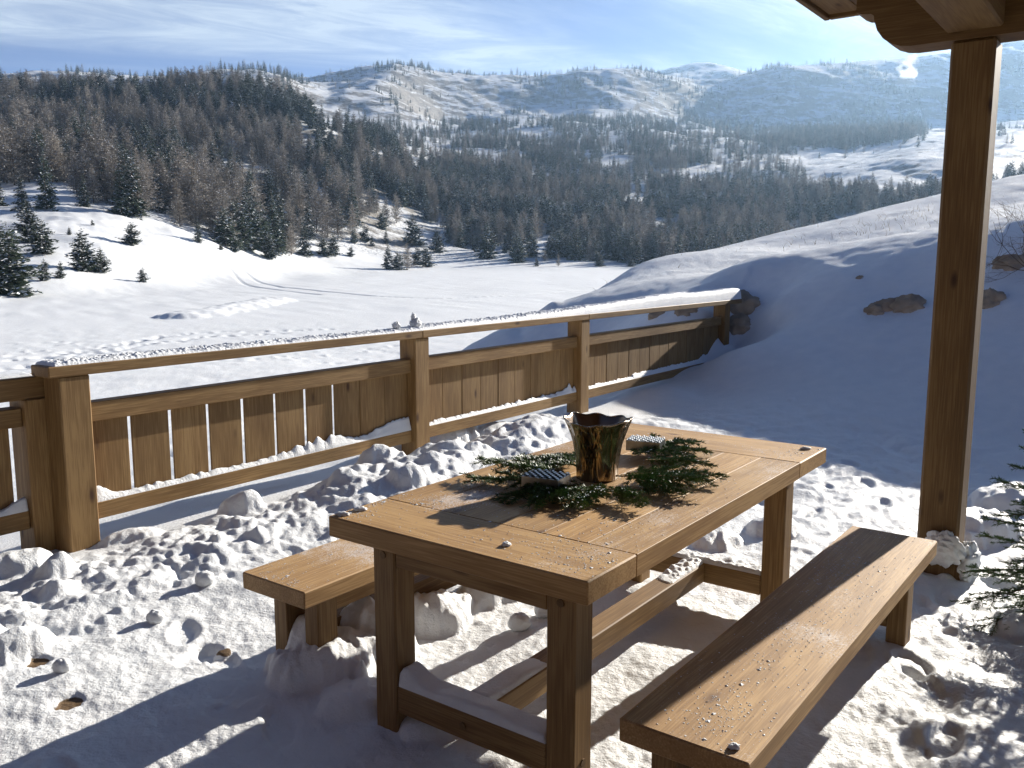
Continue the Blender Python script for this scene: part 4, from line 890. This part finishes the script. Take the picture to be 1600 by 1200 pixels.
# ------------------------------------------------------------------ rocks on the mound and by the fence end
def ray_hit(px, py, dmax=400):
    f = np.array([0, cos(PITCH), -sin(PITCH)]); u = np.array([0, sin(PITCH), cos(PITCH)])
    d = f + (px - 800) / F_PX * np.array([1, 0, 0]) - (py - 600) / F_PX * u
    ks = np.geomspace(2, dmax, 3000); P = ks[:, None] * d[None] + np.array([0, 0, CAM_H]); g = zg(P[:, 0], P[:, 1])
    i = int(np.argmax(P[:, 2] < g)); return P[i] if P[i, 2] < g[i] else P[-1]
for px, py, r_, sd_, lb in [(1341, 437, (0.06, 0.06, 0.05), 1, 'small reddish stone alone high on the shaded mound'), (1368, 488, (0.16, 0.14, 0.09), 2, 'dark edge stone at the left of the rock patch on the mound'), (1392, 478, (0.2, 0.16, 0.10), 3, 'pale brown rock in the middle of the mound rock patch'),
                           (1420, 480, (0.2, 0.2, 0.12), 4, 'brown rock in the mound patch nearest the porch post'), (1548, 475, (0.16, 0.16, 0.14), 5, 'rounded pale stone just right of the porch post'), (1582, 416, (0.2, 0.16, 0.12), 6, 'grey rock at the right edge under dry twigs'),
                           (1160, 482, (0.22, 0.2, 0.17), 7, 'grey rock at the far end of the handrail'), (1153, 515, (0.18, 0.18, 0.16), 8, 'lower rounded rock behind the last railing post'), (1032, 492, (0.18, 0.12, 0.08), 9, 'dark stone seen through the gap of the farthest bay'), (1072, 488, (0.16, 0.12, 0.10), 10, 'brown stone in the rail gap nearest the last post')]:
    p = ray_hit(px, py, 60)
    if np.hypot(p[0], p[1]) > 30: p = ray_hit(px, py + 14, 60)
    k = math.hypot(p[0], p[1]) / 10.5
    blob('rock', (p[0] + 0.04, p[1] + 0.06, p[2] - 0.01 * k), (k * r_[0] * .9, k * r_[1] * .9, k * r_[2] * 1.15), sd_, lb, 'rock', 'rocks showing through the snow of the mound', M_ROCK, n=24, amp=0.26, freq=1.5)
# dry grass on the crest of the mound
def stalks(name, pts, label, hmin, hmax, lean, seed, wd=0.0035):
    r_ = np.random.default_rng(seed); V = []; Fq = []
    for x, y in pts:
        z = float(zg(x, y)) - 0.02; h = r_.uniform(hmin, hmax); a = r_.uniform(0, 6.28); l_ = r_.uniform(0.1, lean) * h
        ax, ay = cos(a) * l_ - 0.25 * lean * h, sin(a) * l_
        px_ = r_.uniform(0, pi); wx, wy = cos(px_) * wd, sin(px_) * wd; k = len(V); n = 5
        for i in range(n + 1):
            f = i / n; c_ = (x + ax * f ** 2, y + ay * f ** 2, z + h * f * (1 - 0.25 * f * lean)); s_ = 1 - 0.75 * f
            V += [(c_[0] + wx * s_, c_[1] + wy * s_, c_[2]), (c_[0] - wx * s_, c_[1] - wy * s_, c_[2])]
        for i in range(n): Fq.append((k + 2 * i, k + 2 * i + 1, k + 2 * i + 3, k + 2 * i + 2))
    return tag(new_mesh(name, np.array(V), np.array(Fq), M_GRASS), label, 'grass', kind='stuff')
gr = np.random.default_rng(5); pts = []
for k in range(330):
    u = gr.uniform(1130, 1700) if gr.random() < .4 else gr.uniform(1330, 1520); D = gr.normal(20, 1.1); x = (u - 800) / F_PX * D; pts.append((x, D))
for k in range(40): 
    u = gr.uniform(900, 1130); D = gr.normal(21, 1.5); pts.append(((u - 800) / F_PX * D, D))
stalks('dry_grass', pts, 'thin pale dry grass stalks along the crest of the snow mound', 0.05, 0.26, 1.2, 3, 0.004)
# dry shrub at the right edge
def shrub(cx_, cy_, label, seed, size):
    r_ = np.random.default_rng(seed); V = []; Fq = []
    z0 = float(zg(cx_, cy_)) - 0.03
    def tw(p, d, L, r, lev):
        n = 5; P = [p]
        for i in range(n):
            d = d + r_.normal(0, 0.16, 3); d = d / np.linalg.norm(d); P.append(P[-1] + d * L / n)
        a = np.cross(d, [0.3, 0.2, 1]); a /= np.linalg.norm(a); b_ = np.cross(a, d); k = len(V)
        for i, q in enumerate(P):
            rr_ = r * (1 - 0.7 * i / n)
            for c_ in (0, 2.09, 4.19): V.append(q + (a * cos(c_) + b_ * sin(c_)) * rr_)
        for i in range(n):
            for j in range(3): Fq.append((k + 3 * i + j, k + 3 * i + (j + 1) % 3, k + 3 * i + 3 + (j + 1) % 3, k + 3 * i + 3 + j))
        if lev < 3:
            for _ in range(4): i = r_.integers(1, n); tw(P[i], d + r_.normal(0, 0.6, 3), L * 0.6, r * 0.55, lev + 1)
    for _ in range(9):
        a = r_.uniform(0, 6.28); tw(np.array([cx_, cy_, z0]), np.array([cos(a) * .9, sin(a) * .9, r_.uniform(-0.1, 0.9)]), size * r_.uniform(.6, 1), 0.006, 0)
    return tag(new_mesh('dry_shrub', np.array(V), np.array(Fq), M_TWIG), label, 'shrub')
p = ray_hit(1592, 425, 60); shrub(p[0] + 0.1, p[1], 'bare dark twiggy shrub at the right edge above the rock', 3, 0.8)

# ------------------------------------------------------------------ trees
def conifer(seed, kind, det=1.0):
    r_ = np.random.default_rng(seed); tri = []; mt = []; V = []
    kites = []; km = []
    if kind == 'spruce': R0, h0, nl_, nb, droop, top = 0.23, 0.04, 19, 9, 0.35, 0.8
    elif kind == 'pine': R0, h0, nl_, nb, droop, top = 0.30, 0.02, 15, 10, 0.08, 0.6
    else: R0, h0, nl_, nb, droop, top = 0.25, 0.06, 24, 8, 0.0, 0.62
    nl_ = int(nl_ * (0.6 + 0.4 * det)); 
    for i in range(nl_):
        q = i / (nl_ - 1); h = h0 + (1 - h0) * q ** 0.95
        for b_ in range(nb if q < 0.85 else 5):
            a = r_.uniform(0, 2 * pi); L = R0 * ((1 - q) ** top + 0.03) * r_.uniform(0.62, 1.15)
            if kind == 'pine': L *= (0.75 + 0.5 * r_.random())
            hh = h + r_.uniform(-0.5, 0.5) / nl_
            el = {'spruce': 0.25 - 0.1 * (1 - q), 'pine': 0.35, 'larch': 0.30}[kind] + r_.normal(0, 0.12)
            d = np.array([cos(a), sin(a), math.tan(el)]); sd = np.array([-sin(a), cos(a), 0])
            ns = max(3, int((7 if kind != 'larch' else 8) * det * (0.4 + 0.6 * L / R0)))
            for j in range(ns):
                f = (j + r_.random()) / ns; p = np.array([0, 0, hh]) + d * L * f + np.array([0, 0, -droop * L * f * f])
                for sg in (-1, 1):
                    if kind == 'larch':
                        ln = L * (0.22 + 0.30 * (1 - f)) * r_.uniform(.6, 1.2); wd = 0.0075 * r_.uniform(.6, 1.4); dr = d * 0.5 + sd * sg * r_.uniform(.2, 1.0) + np.array([0, 0, r_.uniform(-0.5, 0.45)])
                    else:
                        ln = (L * (0.20 + 0.34 * (1 - f)) + 0.012) * r_.uniform(.7, 1.2); wd = ln * r_.uniform(0.17, 0.30); dr = d * 0.75 + sd * sg * r_.uniform(.3, .9) + np.array([0, 0, r_.uniform(-0.75, 0.25)])
                    dr = dr / np.linalg.norm(dr); tip = p + dr * ln; md = p + dr * ln * 0.45
                    sv = np.cross(dr, np.array([r_.normal(0, .5), r_.normal(0, .5), 1.0])); sv /= np.linalg.norm(sv)
                    V += [p, md + sv * wd, tip, md - sv * wd]; mt.append(0)
                    pr = {'spruce': 0.42, 'pine': 0.60, 'larch': 0.14}[kind]
                    if r_.random() < pr:
                        up = np.array([0, 0, 0.0045]); k_ = 0.85
                        V += [p + dr * ln * .2 + up, md + sv * wd * k_ + up, p + dr * ln * .85 + up, md - sv * wd * k_ + up]; mt.append(1)
    V = np.array(V); Fq = np.arange(len(V)).reshape(-1, 4)
    # dark inner mass
    n = 7; tv = []; 
    for z, rr_ in ((-0.03, 0.013), (0.25, 0.010), (0.6, 0.006), (0.98, 0.001)):
        for j in range(n): tv.append((rr_ * cos(2 * pi * j / n), rr_ * sin(2 * pi * j / n), z))
    tf = [(i * n + j, i * n + (j + 1) % n, (i + 1) * n + (j + 1) % n, (i + 1) * n + j) for i in range(3) for j in range(n)]
    cm = M_NEEDLE if kind != 'larch' else M_LARCH
    crown = new_mesh('crown', V, Fq, [cm, M_RIME], fmat=mt, link=False)
    trunk = new_mesh('trunk', np.array(tv), np.array(tf), M_BARK, smooth=True, link=False)
    full = new_mesh('tree', np.concatenate([V, np.array(tv)]), np.concatenate([Fq, np.array(tf) + len(V)]), [cm, M_RIME, M_BARK], fmat=mt + [2] * len(tf), link=False)
    return crown, trunk, full
PR = {'spruce': [conifer(10 + i, 'spruce', 1.0) for i in range(6)], 'pine': [conifer(30 + i, 'pine', 1.15) for i in range(5)], 'larch': [conifer(50 + i, 'larch', 1.0) for i in range(6)]}
PRL = {'spruce': [conifer(110 + i, 'spruce', 0.5) for i in range(4)], 'larch': [conifer(150 + i, 'larch', 0.45) for i in range(4)]}
def place_tree(kind, x, y, h, label, group, parts=True, wide=1.0, var=None):
    i = random.randrange(len(PR[kind])) if var is None else var; c_, t_, f_ = PR[kind][i]; z = float(zg(x, y)) - 0.02 * h
    name = {'spruce': 'spruce_tree', 'pine': 'pine_tree', 'larch': 'larch_tree'}[kind]; rz = random.uniform(0, 6.28)
    if parts:
        r = empty(name, (x, y, z), label, 'tree', group, rz); r.scale = (h * wide, h * wide, h)
        for nm, me in (('crown', c_), ('trunk', t_)):
            o = bpy.data.objects.new(nm, me); COL.objects.link(o); o.parent = r
        return r
    o = bpy.data.objects.new(name, f_); COL.objects.link(o); o.location = (x, y, z); o.rotation_euler = (0, 0, rz); o.scale = (h * wide, h * wide, h)
    return tag(o, label, 'tree', group)
def px_of(x, y, z):
    d = np.array([x, y, z - CAM_H]); f = np.array([0, cos(PITCH), -sin(PITCH)]); u = np.array([0, sin(PITCH), cos(PITCH)])
    w_ = d @ f; return 800 + F_PX * d[0] / w_, 600 - F_PX * (d @ u) / w_
# single trees on the bank: (px, py of the foot, height in photo px, kind, width, label)
bank = [(18, 462, 112, 'pine', 1.25, 'large frosted pine at the left edge, lowest on the snow bank'), (-14, 420, 105, 'pine', 1.3, 'frosted pine cut off by the left edge above the lowest one'), (68, 398, 56, 'pine', 1.3, 'frosted young pine standing alone left of the snowy bank slope'), (130, 424, 68, 'pine', 1.15, 'dark young pine with a leaning top in the middle of the bank group'),
        (158, 427, 40, 'pine', 1.35, 'low broad pine at the right foot of the bank group'), (206, 384, 36, 'pine', 1.6, 'round snow laden pine alone near the top of the bank'), (223, 441, 23, 'pine', 1.3, 'smallest dark pine alone at the foot of the bank'), (95, 436, 27, 'pine', 1.1, 'small grey pine in front of the bank group'),
        (70, 440, 36, 'pine', 1.0, 'thin grey sapling beside the left edge pine'), (108, 368, 13, 'pine', 1.0, 'tiny sapling high on the left snow bank'), (144, 353, 9, 'pine', 1.2, 'tiniest sapling by the edge of the wood'), (310, 379, 34, 'spruce', 1.2, 'lone small spruce just in front of the wood edge'),
        (345, 391, 12, 'pine', 1.2, 'very small fir tip at the corner of the big pine group'), (368, 394, 30, 'pine', 1.2, 'grey frosted sapling in front of the big pine group'), (476, 400, 62, 'spruce', 1.0, 'slim spruce in the hollow behind the ploughed snow'), (455, 399, 50, 'larch', 1.0, 'bare young larch beside the hollow spruce'),
        (505, 400, 30, 'pine', 1.4, 'low pine left of the two twin pines in the hollow'), (520, 400, 34, 'pine', 1.2, 'snow tipped twin pine in the hollow'), (548, 401, 16, 'pine', 1.5, 'tiny bushy pine right of the twin pines'), (606, 421, 44, 'spruce', 1.1, 'pointed spruce at the left of the knoll clump on the field'), (622, 422, 30, 'pine', 1.4, 'low dark pine in the knoll clump on the field'),
        (636, 421, 42, 'larch', 1.3, 'rounded brown larch in the knoll clump'), (652, 414, 30, 'pine', 1.2, 'small pine behind the brown knoll larch'), (665, 417, 34, 'pine', 1.3, 'frosted pine at the right of the knoll clump'), (682, 395, 40, 'pine', 1.2, 'light green pine on the knoll behind the clump'), (645, 382, 48, 'pine', 1.25, 'round dark pine above the knoll'),
        (597, 358, 30, 'pine', 1.2, 'dark pine alone in the shaded clearing'), (603, 380, 22, 'spruce', 1.2, 'small spruce in the shaded clearing'), (581, 385, 18, 'spruce', 1.2, 'tiny spruce left in the shaded clearing'), (570, 378, 28, 'pine', 1.2, 'pine at the left rim of the shaded clearing'), (553, 380, 24, 'pine', 1.0, 'grey sapling at the wood edge left of the clearing'),
        (808, 410, 44, 'pine', 1.2, 'frosted pine alone at the far edge of the field'), (838, 416, 14, 'pine', 1.1, 'tiny dark sapling right of the lone frosted pine'), (851, 408, 18, 'larch', 1.2, 'tiny brown bush above the dark sapling'), (872, 416, 22, 'larch', 0.8, 'thin bare sapling on the far shaded field'), (937, 416, 20, 'pine', 1.5, 'snow covered bush on the far shaded field'),
        (985, 416, 16, 'pine', 1.6, 'low dark bush at the right end of the far field'), (762, 404, 58, 'pine', 1.0, 'green frosted pine at the end of the field below the wood'), (420, 405, 42, 'pine', 1.2, 'broad low pine at the foot of the big pine group'), (35, 330, 60, 'spruce', 1.1, 'frosted spruce at the wood edge above the left pines')]
bank += [(44, 380, 70, 'pine', 1.1, 'tall frosted pine behind the alone standing young pine at left'), (-30, 350, 95, 'spruce', 1.1, 'frosted spruce cut off by the left edge, above the pines')]
# several pines of the big group at the corner of the wood
for k, (a, b_, h, w_) in enumerate([(352, 385, 62, 1.2), (372, 388, 78, 1.1), (392, 392, 84, 1.1), (408, 394, 72, 1.0), (428, 396, 92, 0.9), (437, 390, 110, 0.8), (385, 380, 90, 1.0), (362, 378, 70, 1.1)]):
    bank.append((a, b_, h, 'pine' if k < 4 else 'spruce', w_, 'frosted dark conifer in the big group at the corner of the wood'))
for u, v, hp, kd, wd_, lb in bank:
    p = ray_hit(u, v, 900); D = float(np.dot(p - np.array([0, 0, CAM_H]), [0, cos(PITCH), -sin(PITCH)])); h = hp * D / F_PX
    g_ = 'conifers in the group at the corner of the wood' if 'corner of the wood' in lb and 'big group' in lb and lb.startswith('frosted dark') else None
    place_tree(kd, p[0], p[1], h, lb, g_, True, wd_)

# woods: candidates spread over the country, kept where the woods grow
rt = np.random.default_rng(21)
def in_px(u, v, poly):
    ins = np.zeros(len(u), bool); n = len(poly)
    for i in range(n):
        x1, y1 = poly[i]; x2, y2 = poly[(i + 1) % n]
        c_ = ((y1 > v) != (y2 > v)) & (u < (x2 - x1) * (v - y1) / (y2 - y1 + 1e-9) + x1); ins ^= c_
    return ins
def project(x, y, z):
    f = np.array([0, cos(PITCH), -sin(PITCH)]); uu = np.array([0, sin(PITCH), cos(PITCH)]); dz = z - CAM_H
    w_ = y * f[1] + dz * f[2]; return 800 + F_PX * x / w_, 600 - F_PX * (y * uu[1] + dz * uu[2]) / w_, w_
NC = 90000
ang_c = rt.uniform(radians(-34), radians(34), NC); r_c = np.exp(rt.uniform(math.log(170), math.log(2700), NC)); 
xc = r_c * np.sin(ang_c); yc = r_c * np.cos(ang_c); zc = zg(xc, yc); uc, vc, wc = project(xc, yc, zc)
left_wood = [(-200, 100), (560, 120), (625, 200), (640, 300), (640, 350), (585, 352), (560, 370), (520, 385), (470, 396), (440, 396), (360, 385), (335, 372), (215, 347), (150, 336), (60, 328), (-200, 320)]
mid_wood = [(560, 215), (700, 225), (850, 232), (1000, 215), (1060, 240), (1180, 262), (1255, 268), (1260, 290), (1300, 300), (1460, 300), (1700, 260), (1700, 420), (1250, 420), (1000, 412), (900, 408), (760, 400), (700, 385), (680, 350), (600, 345), (560, 300)]
dens = np.zeros(NC)
L1 = in_px(uc, vc, left_wood) & (r_c < 760); L2 = in_px(uc, vc, mid_wood) & (r_c < 1500)
dens[L1] = 0.018; dens[L2] = 0.020
nz_ = fbm(xc / 70, yc / 70, 81, 3)
dens[L2] *= np.clip(0.62 + 2.3 * nz_[L2] + sst(vc[L2], 230, 330) * 0.6, 0.03, 1.9)
dens[L1] *= np.clip(1.0 + 1.2 * fbm(xc[L1] / 50, yc[L1] / 50, 85, 3), 0.15, 1.5)
band = in_px(uc, vc, [(560, 195), (820, 196), (1000, 180), (1240, 190), (1430, 175), (1440, 228), (1250, 262), (1060, 240), (980, 215), (850, 235), (560, 218)]) & (r_c > 800)
dens[band] = np.maximum(dens[band], 0.009 * np.clip(0.6 + 2.2 * nz_[band], 0, 2))
hazy = in_px(uc, vc, [(1180, 215), (1300, 190), (1440, 185), (1460, 222), (1380, 232), (1200, 236)]); dens[hazy] = 0.018
sparse = (vc < 240) & (vc > 92) & (r_c > 900) & ~band & (uc > 90)
dens[sparse] = np.maximum(dens[sparse], 0.0015 * np.clip(0.15 + 4.5 * fbm(xc[sparse] / 160, yc[sparse] / 160, 83, 3), 0.03, 3))
# snowy clearings
for pol in [[(420, 205), (480, 190), (530, 190), (545, 225), (470, 228)], [(795, 238), (900, 236), (900, 248), (800, 250)], [(940, 285), (1010, 282), (1010, 296), (940, 298)], [(1250, 243), (1330, 232), (1480, 205), (1480, 262), (1330, 268), (1250, 262)], [(1068, 262), (1130, 258), (1130, 272), (1068, 274)], [(1440, 200), (1480, 190), (1480, 290), (1450, 290)], [(660, 225), (705, 225), (705, 236), (660, 236)], [(566, 350), (625, 350), (625, 380), (566, 380)]]:
    q = in_px(uc, vc, pol); dens[q] *= 0.10
area = r_c ** 2 * (radians(68) * math.log(2700 / 170)) / NC          # ground one candidate stands for
keep = rt.random(NC) < np.clip(dens * area, 0, 1)
nrep = np.clip(np.round(dens * area - 0.5), 0, 8).astype(int)
ii = np.nonzero(keep)[0]
xs, ys_, us, vs_ = xc[ii], yc[ii], uc[ii], vc[ii]
extra = np.repeat(np.nonzero(nrep > 0)[0], nrep[nrep > 0])
ex = xc[extra] + rt.normal(0, 6, len(extra)); ey = yc[extra] + rt.normal(0, 6, len(extra)); eu, ev, _ = project(ex, ey, zg(ex, ey))
xs = np.concatenate([xs, ex]); ys_ = np.concatenate([ys_, ey]); us = np.concatenate([us, eu]); vs_ = np.concatenate([vs_, ev])
zs = zg(xs, ys_); rs_ = np.hypot(xs, ys_)
larchy = 0.42 + 1.1 * fbm(xs / 90, ys_ / 90, 91, 3)
lw = (us < 640) & (rs_ < 760)
larchy[lw] += 0.38 * sst(rs_[lw], 235, 290) * (1 - 0.9 * sst(rs_[lw], 520, 600)) - 0.35 * (rs_[lw] < 245)
larchy[lw & (us > 470)] -= 0.25
far = rs_ > 1100; larchy[far] = 0.15 + 0.3 * rt.random(far.sum())
isl = rt.random(len(xs)) < np.clip(larchy, 0.04, 0.93)
hs_ = np.where(isl, rt.uniform(8, 16.5, len(xs)), rt.uniform(6, 16, len(xs))) * np.where(rs_ < 330, 0.95, 1.0)
hs_ = np.where(lw, hs_ * 1.28, hs_)
hs_ = np.where(rs_ > 1100, hs_ * rt.uniform(0.6, 1.35, len(xs)), hs_)
app = hs_ / rs_
vis = (us > -60) & (us < 1660)
taken = np.zeros(len(xs), bool)
for kd, msk in (('larch', isl), ('spruce', ~isl)):
    idx = np.nonzero(msk & vis)[0]; idx = idx[np.argsort(-app[idx])][:(300 if kd == 'larch' else 250)]
    taken[idx] = True
    for n_, i in enumerate(idx):
        left = us[i] < 620; u_, v_, h_ = us[i], vs_[i], hs_[i]
        size = 'tall' if h_ > 15 else 'medium' if h_ > 10 else 'small'
        if left:
            row = 'at the foot of the left wood' if rs_[i] < 270 else 'in the lower left wood' if rs_[i] < 340 else 'high in the left wood'
            side_ = 'by the left edge' if u_ < 120 else 'above the snow bank' if u_ < 330 else 'near the big pine group' if u_ < 470 else 'by the shaded clearing'
            where = row + ' ' + side_
        else:
            where = 'in the valley wood ' + ('behind the knoll clump' if u_ < 740 else 'behind the lone frosted pine' if u_ < 900 else 'left of the mound crest' if u_ < 1080 else 'above the mound crest' if u_ < 1300 else 'beside the porch post')
        lb = size + (' bare brown larch ' if kd == 'larch' else ' dark spruce ') + where
        gp_ = ('larches ' if kd == 'larch' else 'spruces ') + where
        place_tree(kd, float(xs[i]), float(ys_[i]), float(hs_[i]), lb, gp_, parts=n_ < 110, wide=random.uniform(0.85, 1.2))
def scatter(name, sel, protos, label):
    pts = np.column_stack([xs[sel], ys_[sel], zs[sel] - 0.2]); n = len(pts)
    me = bpy.data.meshes.new(name); me.vertices.add(n); me.vertices.foreach_set('co', pts.astype(np.float32).ravel())
    a = me.attributes.new('tree_height', 'FLOAT', 'POINT'); a.data.foreach_set('value', hs_[sel].astype(np.float32))
    a = me.attributes.new('turn', 'FLOAT', 'POINT'); a.data.foreach_set('value', rt.uniform(0, 6.28, n).astype(np.float32))
    me.update(); o = bpy.data.objects.new(name, me); COL.objects.link(o); tag(o, label, 'trees', kind='stuff')
    pc_ = bpy.data.collections.new(name + '_kinds')
    for k, (c_, t_, f_) in enumerate(protos): q = bpy.data.objects.new('tree', f_); pc_.objects.link(q)
    ng = bpy.data.node_groups.new(name, 'GeometryNodeTree'); ng.interface.new_socket('Geometry', in_out='INPUT', socket_type='NodeSocketGeometry'); ng.interface.new_socket('Geometry', in_out='OUTPUT', socket_type='NodeSocketGeometry')
    gi = ng.nodes.new('NodeGroupInput'); go = ng.nodes.new('NodeGroupOutput'); ip = ng.nodes.new('GeometryNodeInstanceOnPoints'); ci = ng.nodes.new('GeometryNodeCollectionInfo')
    ci.inputs['Collection'].default_value = pc_; ci.inputs['Separate Children'].default_value = True; ci.inputs['Reset Children'].default_value = True
    ip.inputs['Pick Instance'].default_value = True
    na1 = ng.nodes.new('GeometryNodeInputNamedAttribute'); na1.data_type = 'FLOAT'; na1.inputs['Name'].default_value = 'tree_height'
    na2 = ng.nodes.new('GeometryNodeInputNamedAttribute'); na2.data_type = 'FLOAT'; na2.inputs['Name'].default_value = 'turn'
    cx_ = ng.nodes.new('ShaderNodeCombineXYZ'); l = ng.links
    l.new(gi.outputs[0], ip.inputs['Points']); l.new(ci.outputs[0], ip.inputs['Instance']); l.new(na2.outputs[0], cx_.inputs[2]); l.new(cx_.outputs[0], ip.inputs['Rotation']); l.new(na1.outputs[0], ip.inputs['Scale']); l.new(ip.outputs[0], go.inputs[0])
    md = o.modifiers.new('trees', 'NODES'); md.node_group = ng
    return o
rest = ~taken
scatter('larch_forest', rest & isl & (rs_ < 760), PR['larch'], 'far larches of the woods, reading as one brown mass')
scatter('spruce_forest', rest & ~isl & (rs_ < 760), PR['spruce'] + PR['pine'], 'dark spruces and pines farther back in the woods')
scatter('distant_larches', rest & isl & (rs_ >= 760), PRL['larch'], 'tiny bare larches on the distant mountain side')
scatter('distant_conifers', rest & ~isl & (rs_ >= 760), PRL['spruce'], 'tiny dark conifers dotted over the distant snowy mountain')

# ------------------------------------------------------------------ vapour drifting up from the far slope
def plume():
    p = ray_hit(1412, 122, 3600); D = float(np.hypot(p[0], p[1])); k = 0.78 * D / F_PX; n = 14; V = []; Fq = []; m_ = 18
    for i in range(n + 1):
        f = i / n; c_ = (-2 + 16 * f ** 0.8 + 2 * sin(f * 9), 0, -4 + 52 * f); r_ = (11 * (1 - f) ** 0.6 + 5 * sin(pi * min(1, f * 1.1)) + 2.5) * (0.15 if i in (0, n) else 1)
        for j in range(m_):
            a = 2 * pi * j / m_; q = 1 + 0.25 * sin(3 * a + i) + 0.15 * sin(5 * a + 2 * i)
            V.append(((c_[0] + r_ * q * cos(a)) * k, (r_ * q * sin(a)) * k, c_[2] * k))
    ix = np.arange((n + 1) * m_).reshape(n + 1, m_); ix = np.concatenate([ix, ix[:, :1]], 1)
    Fq = np.stack([ix[:-1, :-1], ix[:-1, 1:], ix[1:, 1:], ix[1:, :-1]], -1).reshape(-1, 4).tolist(); Fq.append(list(range(m_ - 1, -1, -1))); Fq.append([n * m_ + j for j in range(m_)])
    m = bpy.data.materials.new('vapour'); m.use_nodes = True; t = m.node_tree; t.nodes.clear()
    o = t.nodes.new('ShaderNodeOutputMaterial'); v = t.nodes.new('ShaderNodeVolumePrincipled'); t.links.new(v.outputs[0], o.inputs['Volume'])
    v.inputs['Color'].default_value = (1, 1, 1, 1); v.inputs['Anisotropy'].default_value = 0.3
    tc_ = nd(t, 'ShaderNodeTexCoord'); n_ = nd(t, 'ShaderNodeTexNoise', Scale=0.055, Detail=3.0); t.links.new(tc_.outputs['Object'], n_.inputs['Vector'])
    sp = nd(t, 'ShaderNodeSeparateXYZ'); t.links.new(tc_.outputs['Generated'], sp.inputs[0])
    mr = nd(t, 'ShaderNodeMapRange'); mr.inputs['From Min'].default_value = 0.40; mr.inputs['From Max'].default_value = 0.7; mr.inputs['To Max'].default_value = 0.08; t.links.new(n_.outputs[0], mr.inputs[0])
    fz = nd(t, 'ShaderNodeMapRange'); fz.inputs['From Min'].default_value = 0.0; fz.inputs['From Max'].default_value = 1.0; fz.inputs['To Min'].default_value = 1.0; fz.inputs['To Max'].default_value = 0.03; t.links.new(sp.outputs[2], fz.inputs[0])
    mu = nd(t, 'ShaderNodeMath', operation='MULTIPLY'); t.links.new(mr.outputs[0], mu.inputs[0]); t.links.new(fz.outputs[0], mu.inputs[1]); t.links.new(mu.outputs[0], v.inputs['Density'])
    ob = new_mesh('vapour_plume', np.array(V), Fq, m); ob.location = p; tag(ob, 'small white plume of vapour rising from the far mountain slope left of the porch post', 'vapour', kind='stuff')
plume()

# ------------------------------------------------------------------ haze
def haze():
    x0, x1, y0, y1, z0, z1 = -6200, 6200, -6200, 6300, float(Z.min()) - 1, float(Z.max()) + 60
    v = [(x, y, z) for x in (x0, x1) for y in (y0, y1) for z in (z0, z1)]
    f = [(0, 1, 3, 2), (4, 6, 7, 5), (0, 4, 5, 1), (2, 3, 7, 6), (0, 2, 6, 4), (1, 5, 7, 3)]
    m = bpy.data.materials.new('haze'); m.use_nodes = True; t = m.node_tree; t.nodes.clear()
    o = t.nodes.new('ShaderNodeOutputMaterial'); p = t.nodes.new('ShaderNodeVolumePrincipled'); t.links.new(p.outputs[0], o.inputs['Volume'])
    p.inputs['Color'].default_value = (0.46, 0.70, 1.0, 1); p.inputs['Density'].default_value = 0.000075; p.inputs['Anisotropy'].default_value = 0.5
    ob = new_mesh('haze', np.array(v), [list(q) for q in f], m); ob['kind'] = 'stuff'; ob['label'] = 'thin blue haze filling the valley air'
haze()
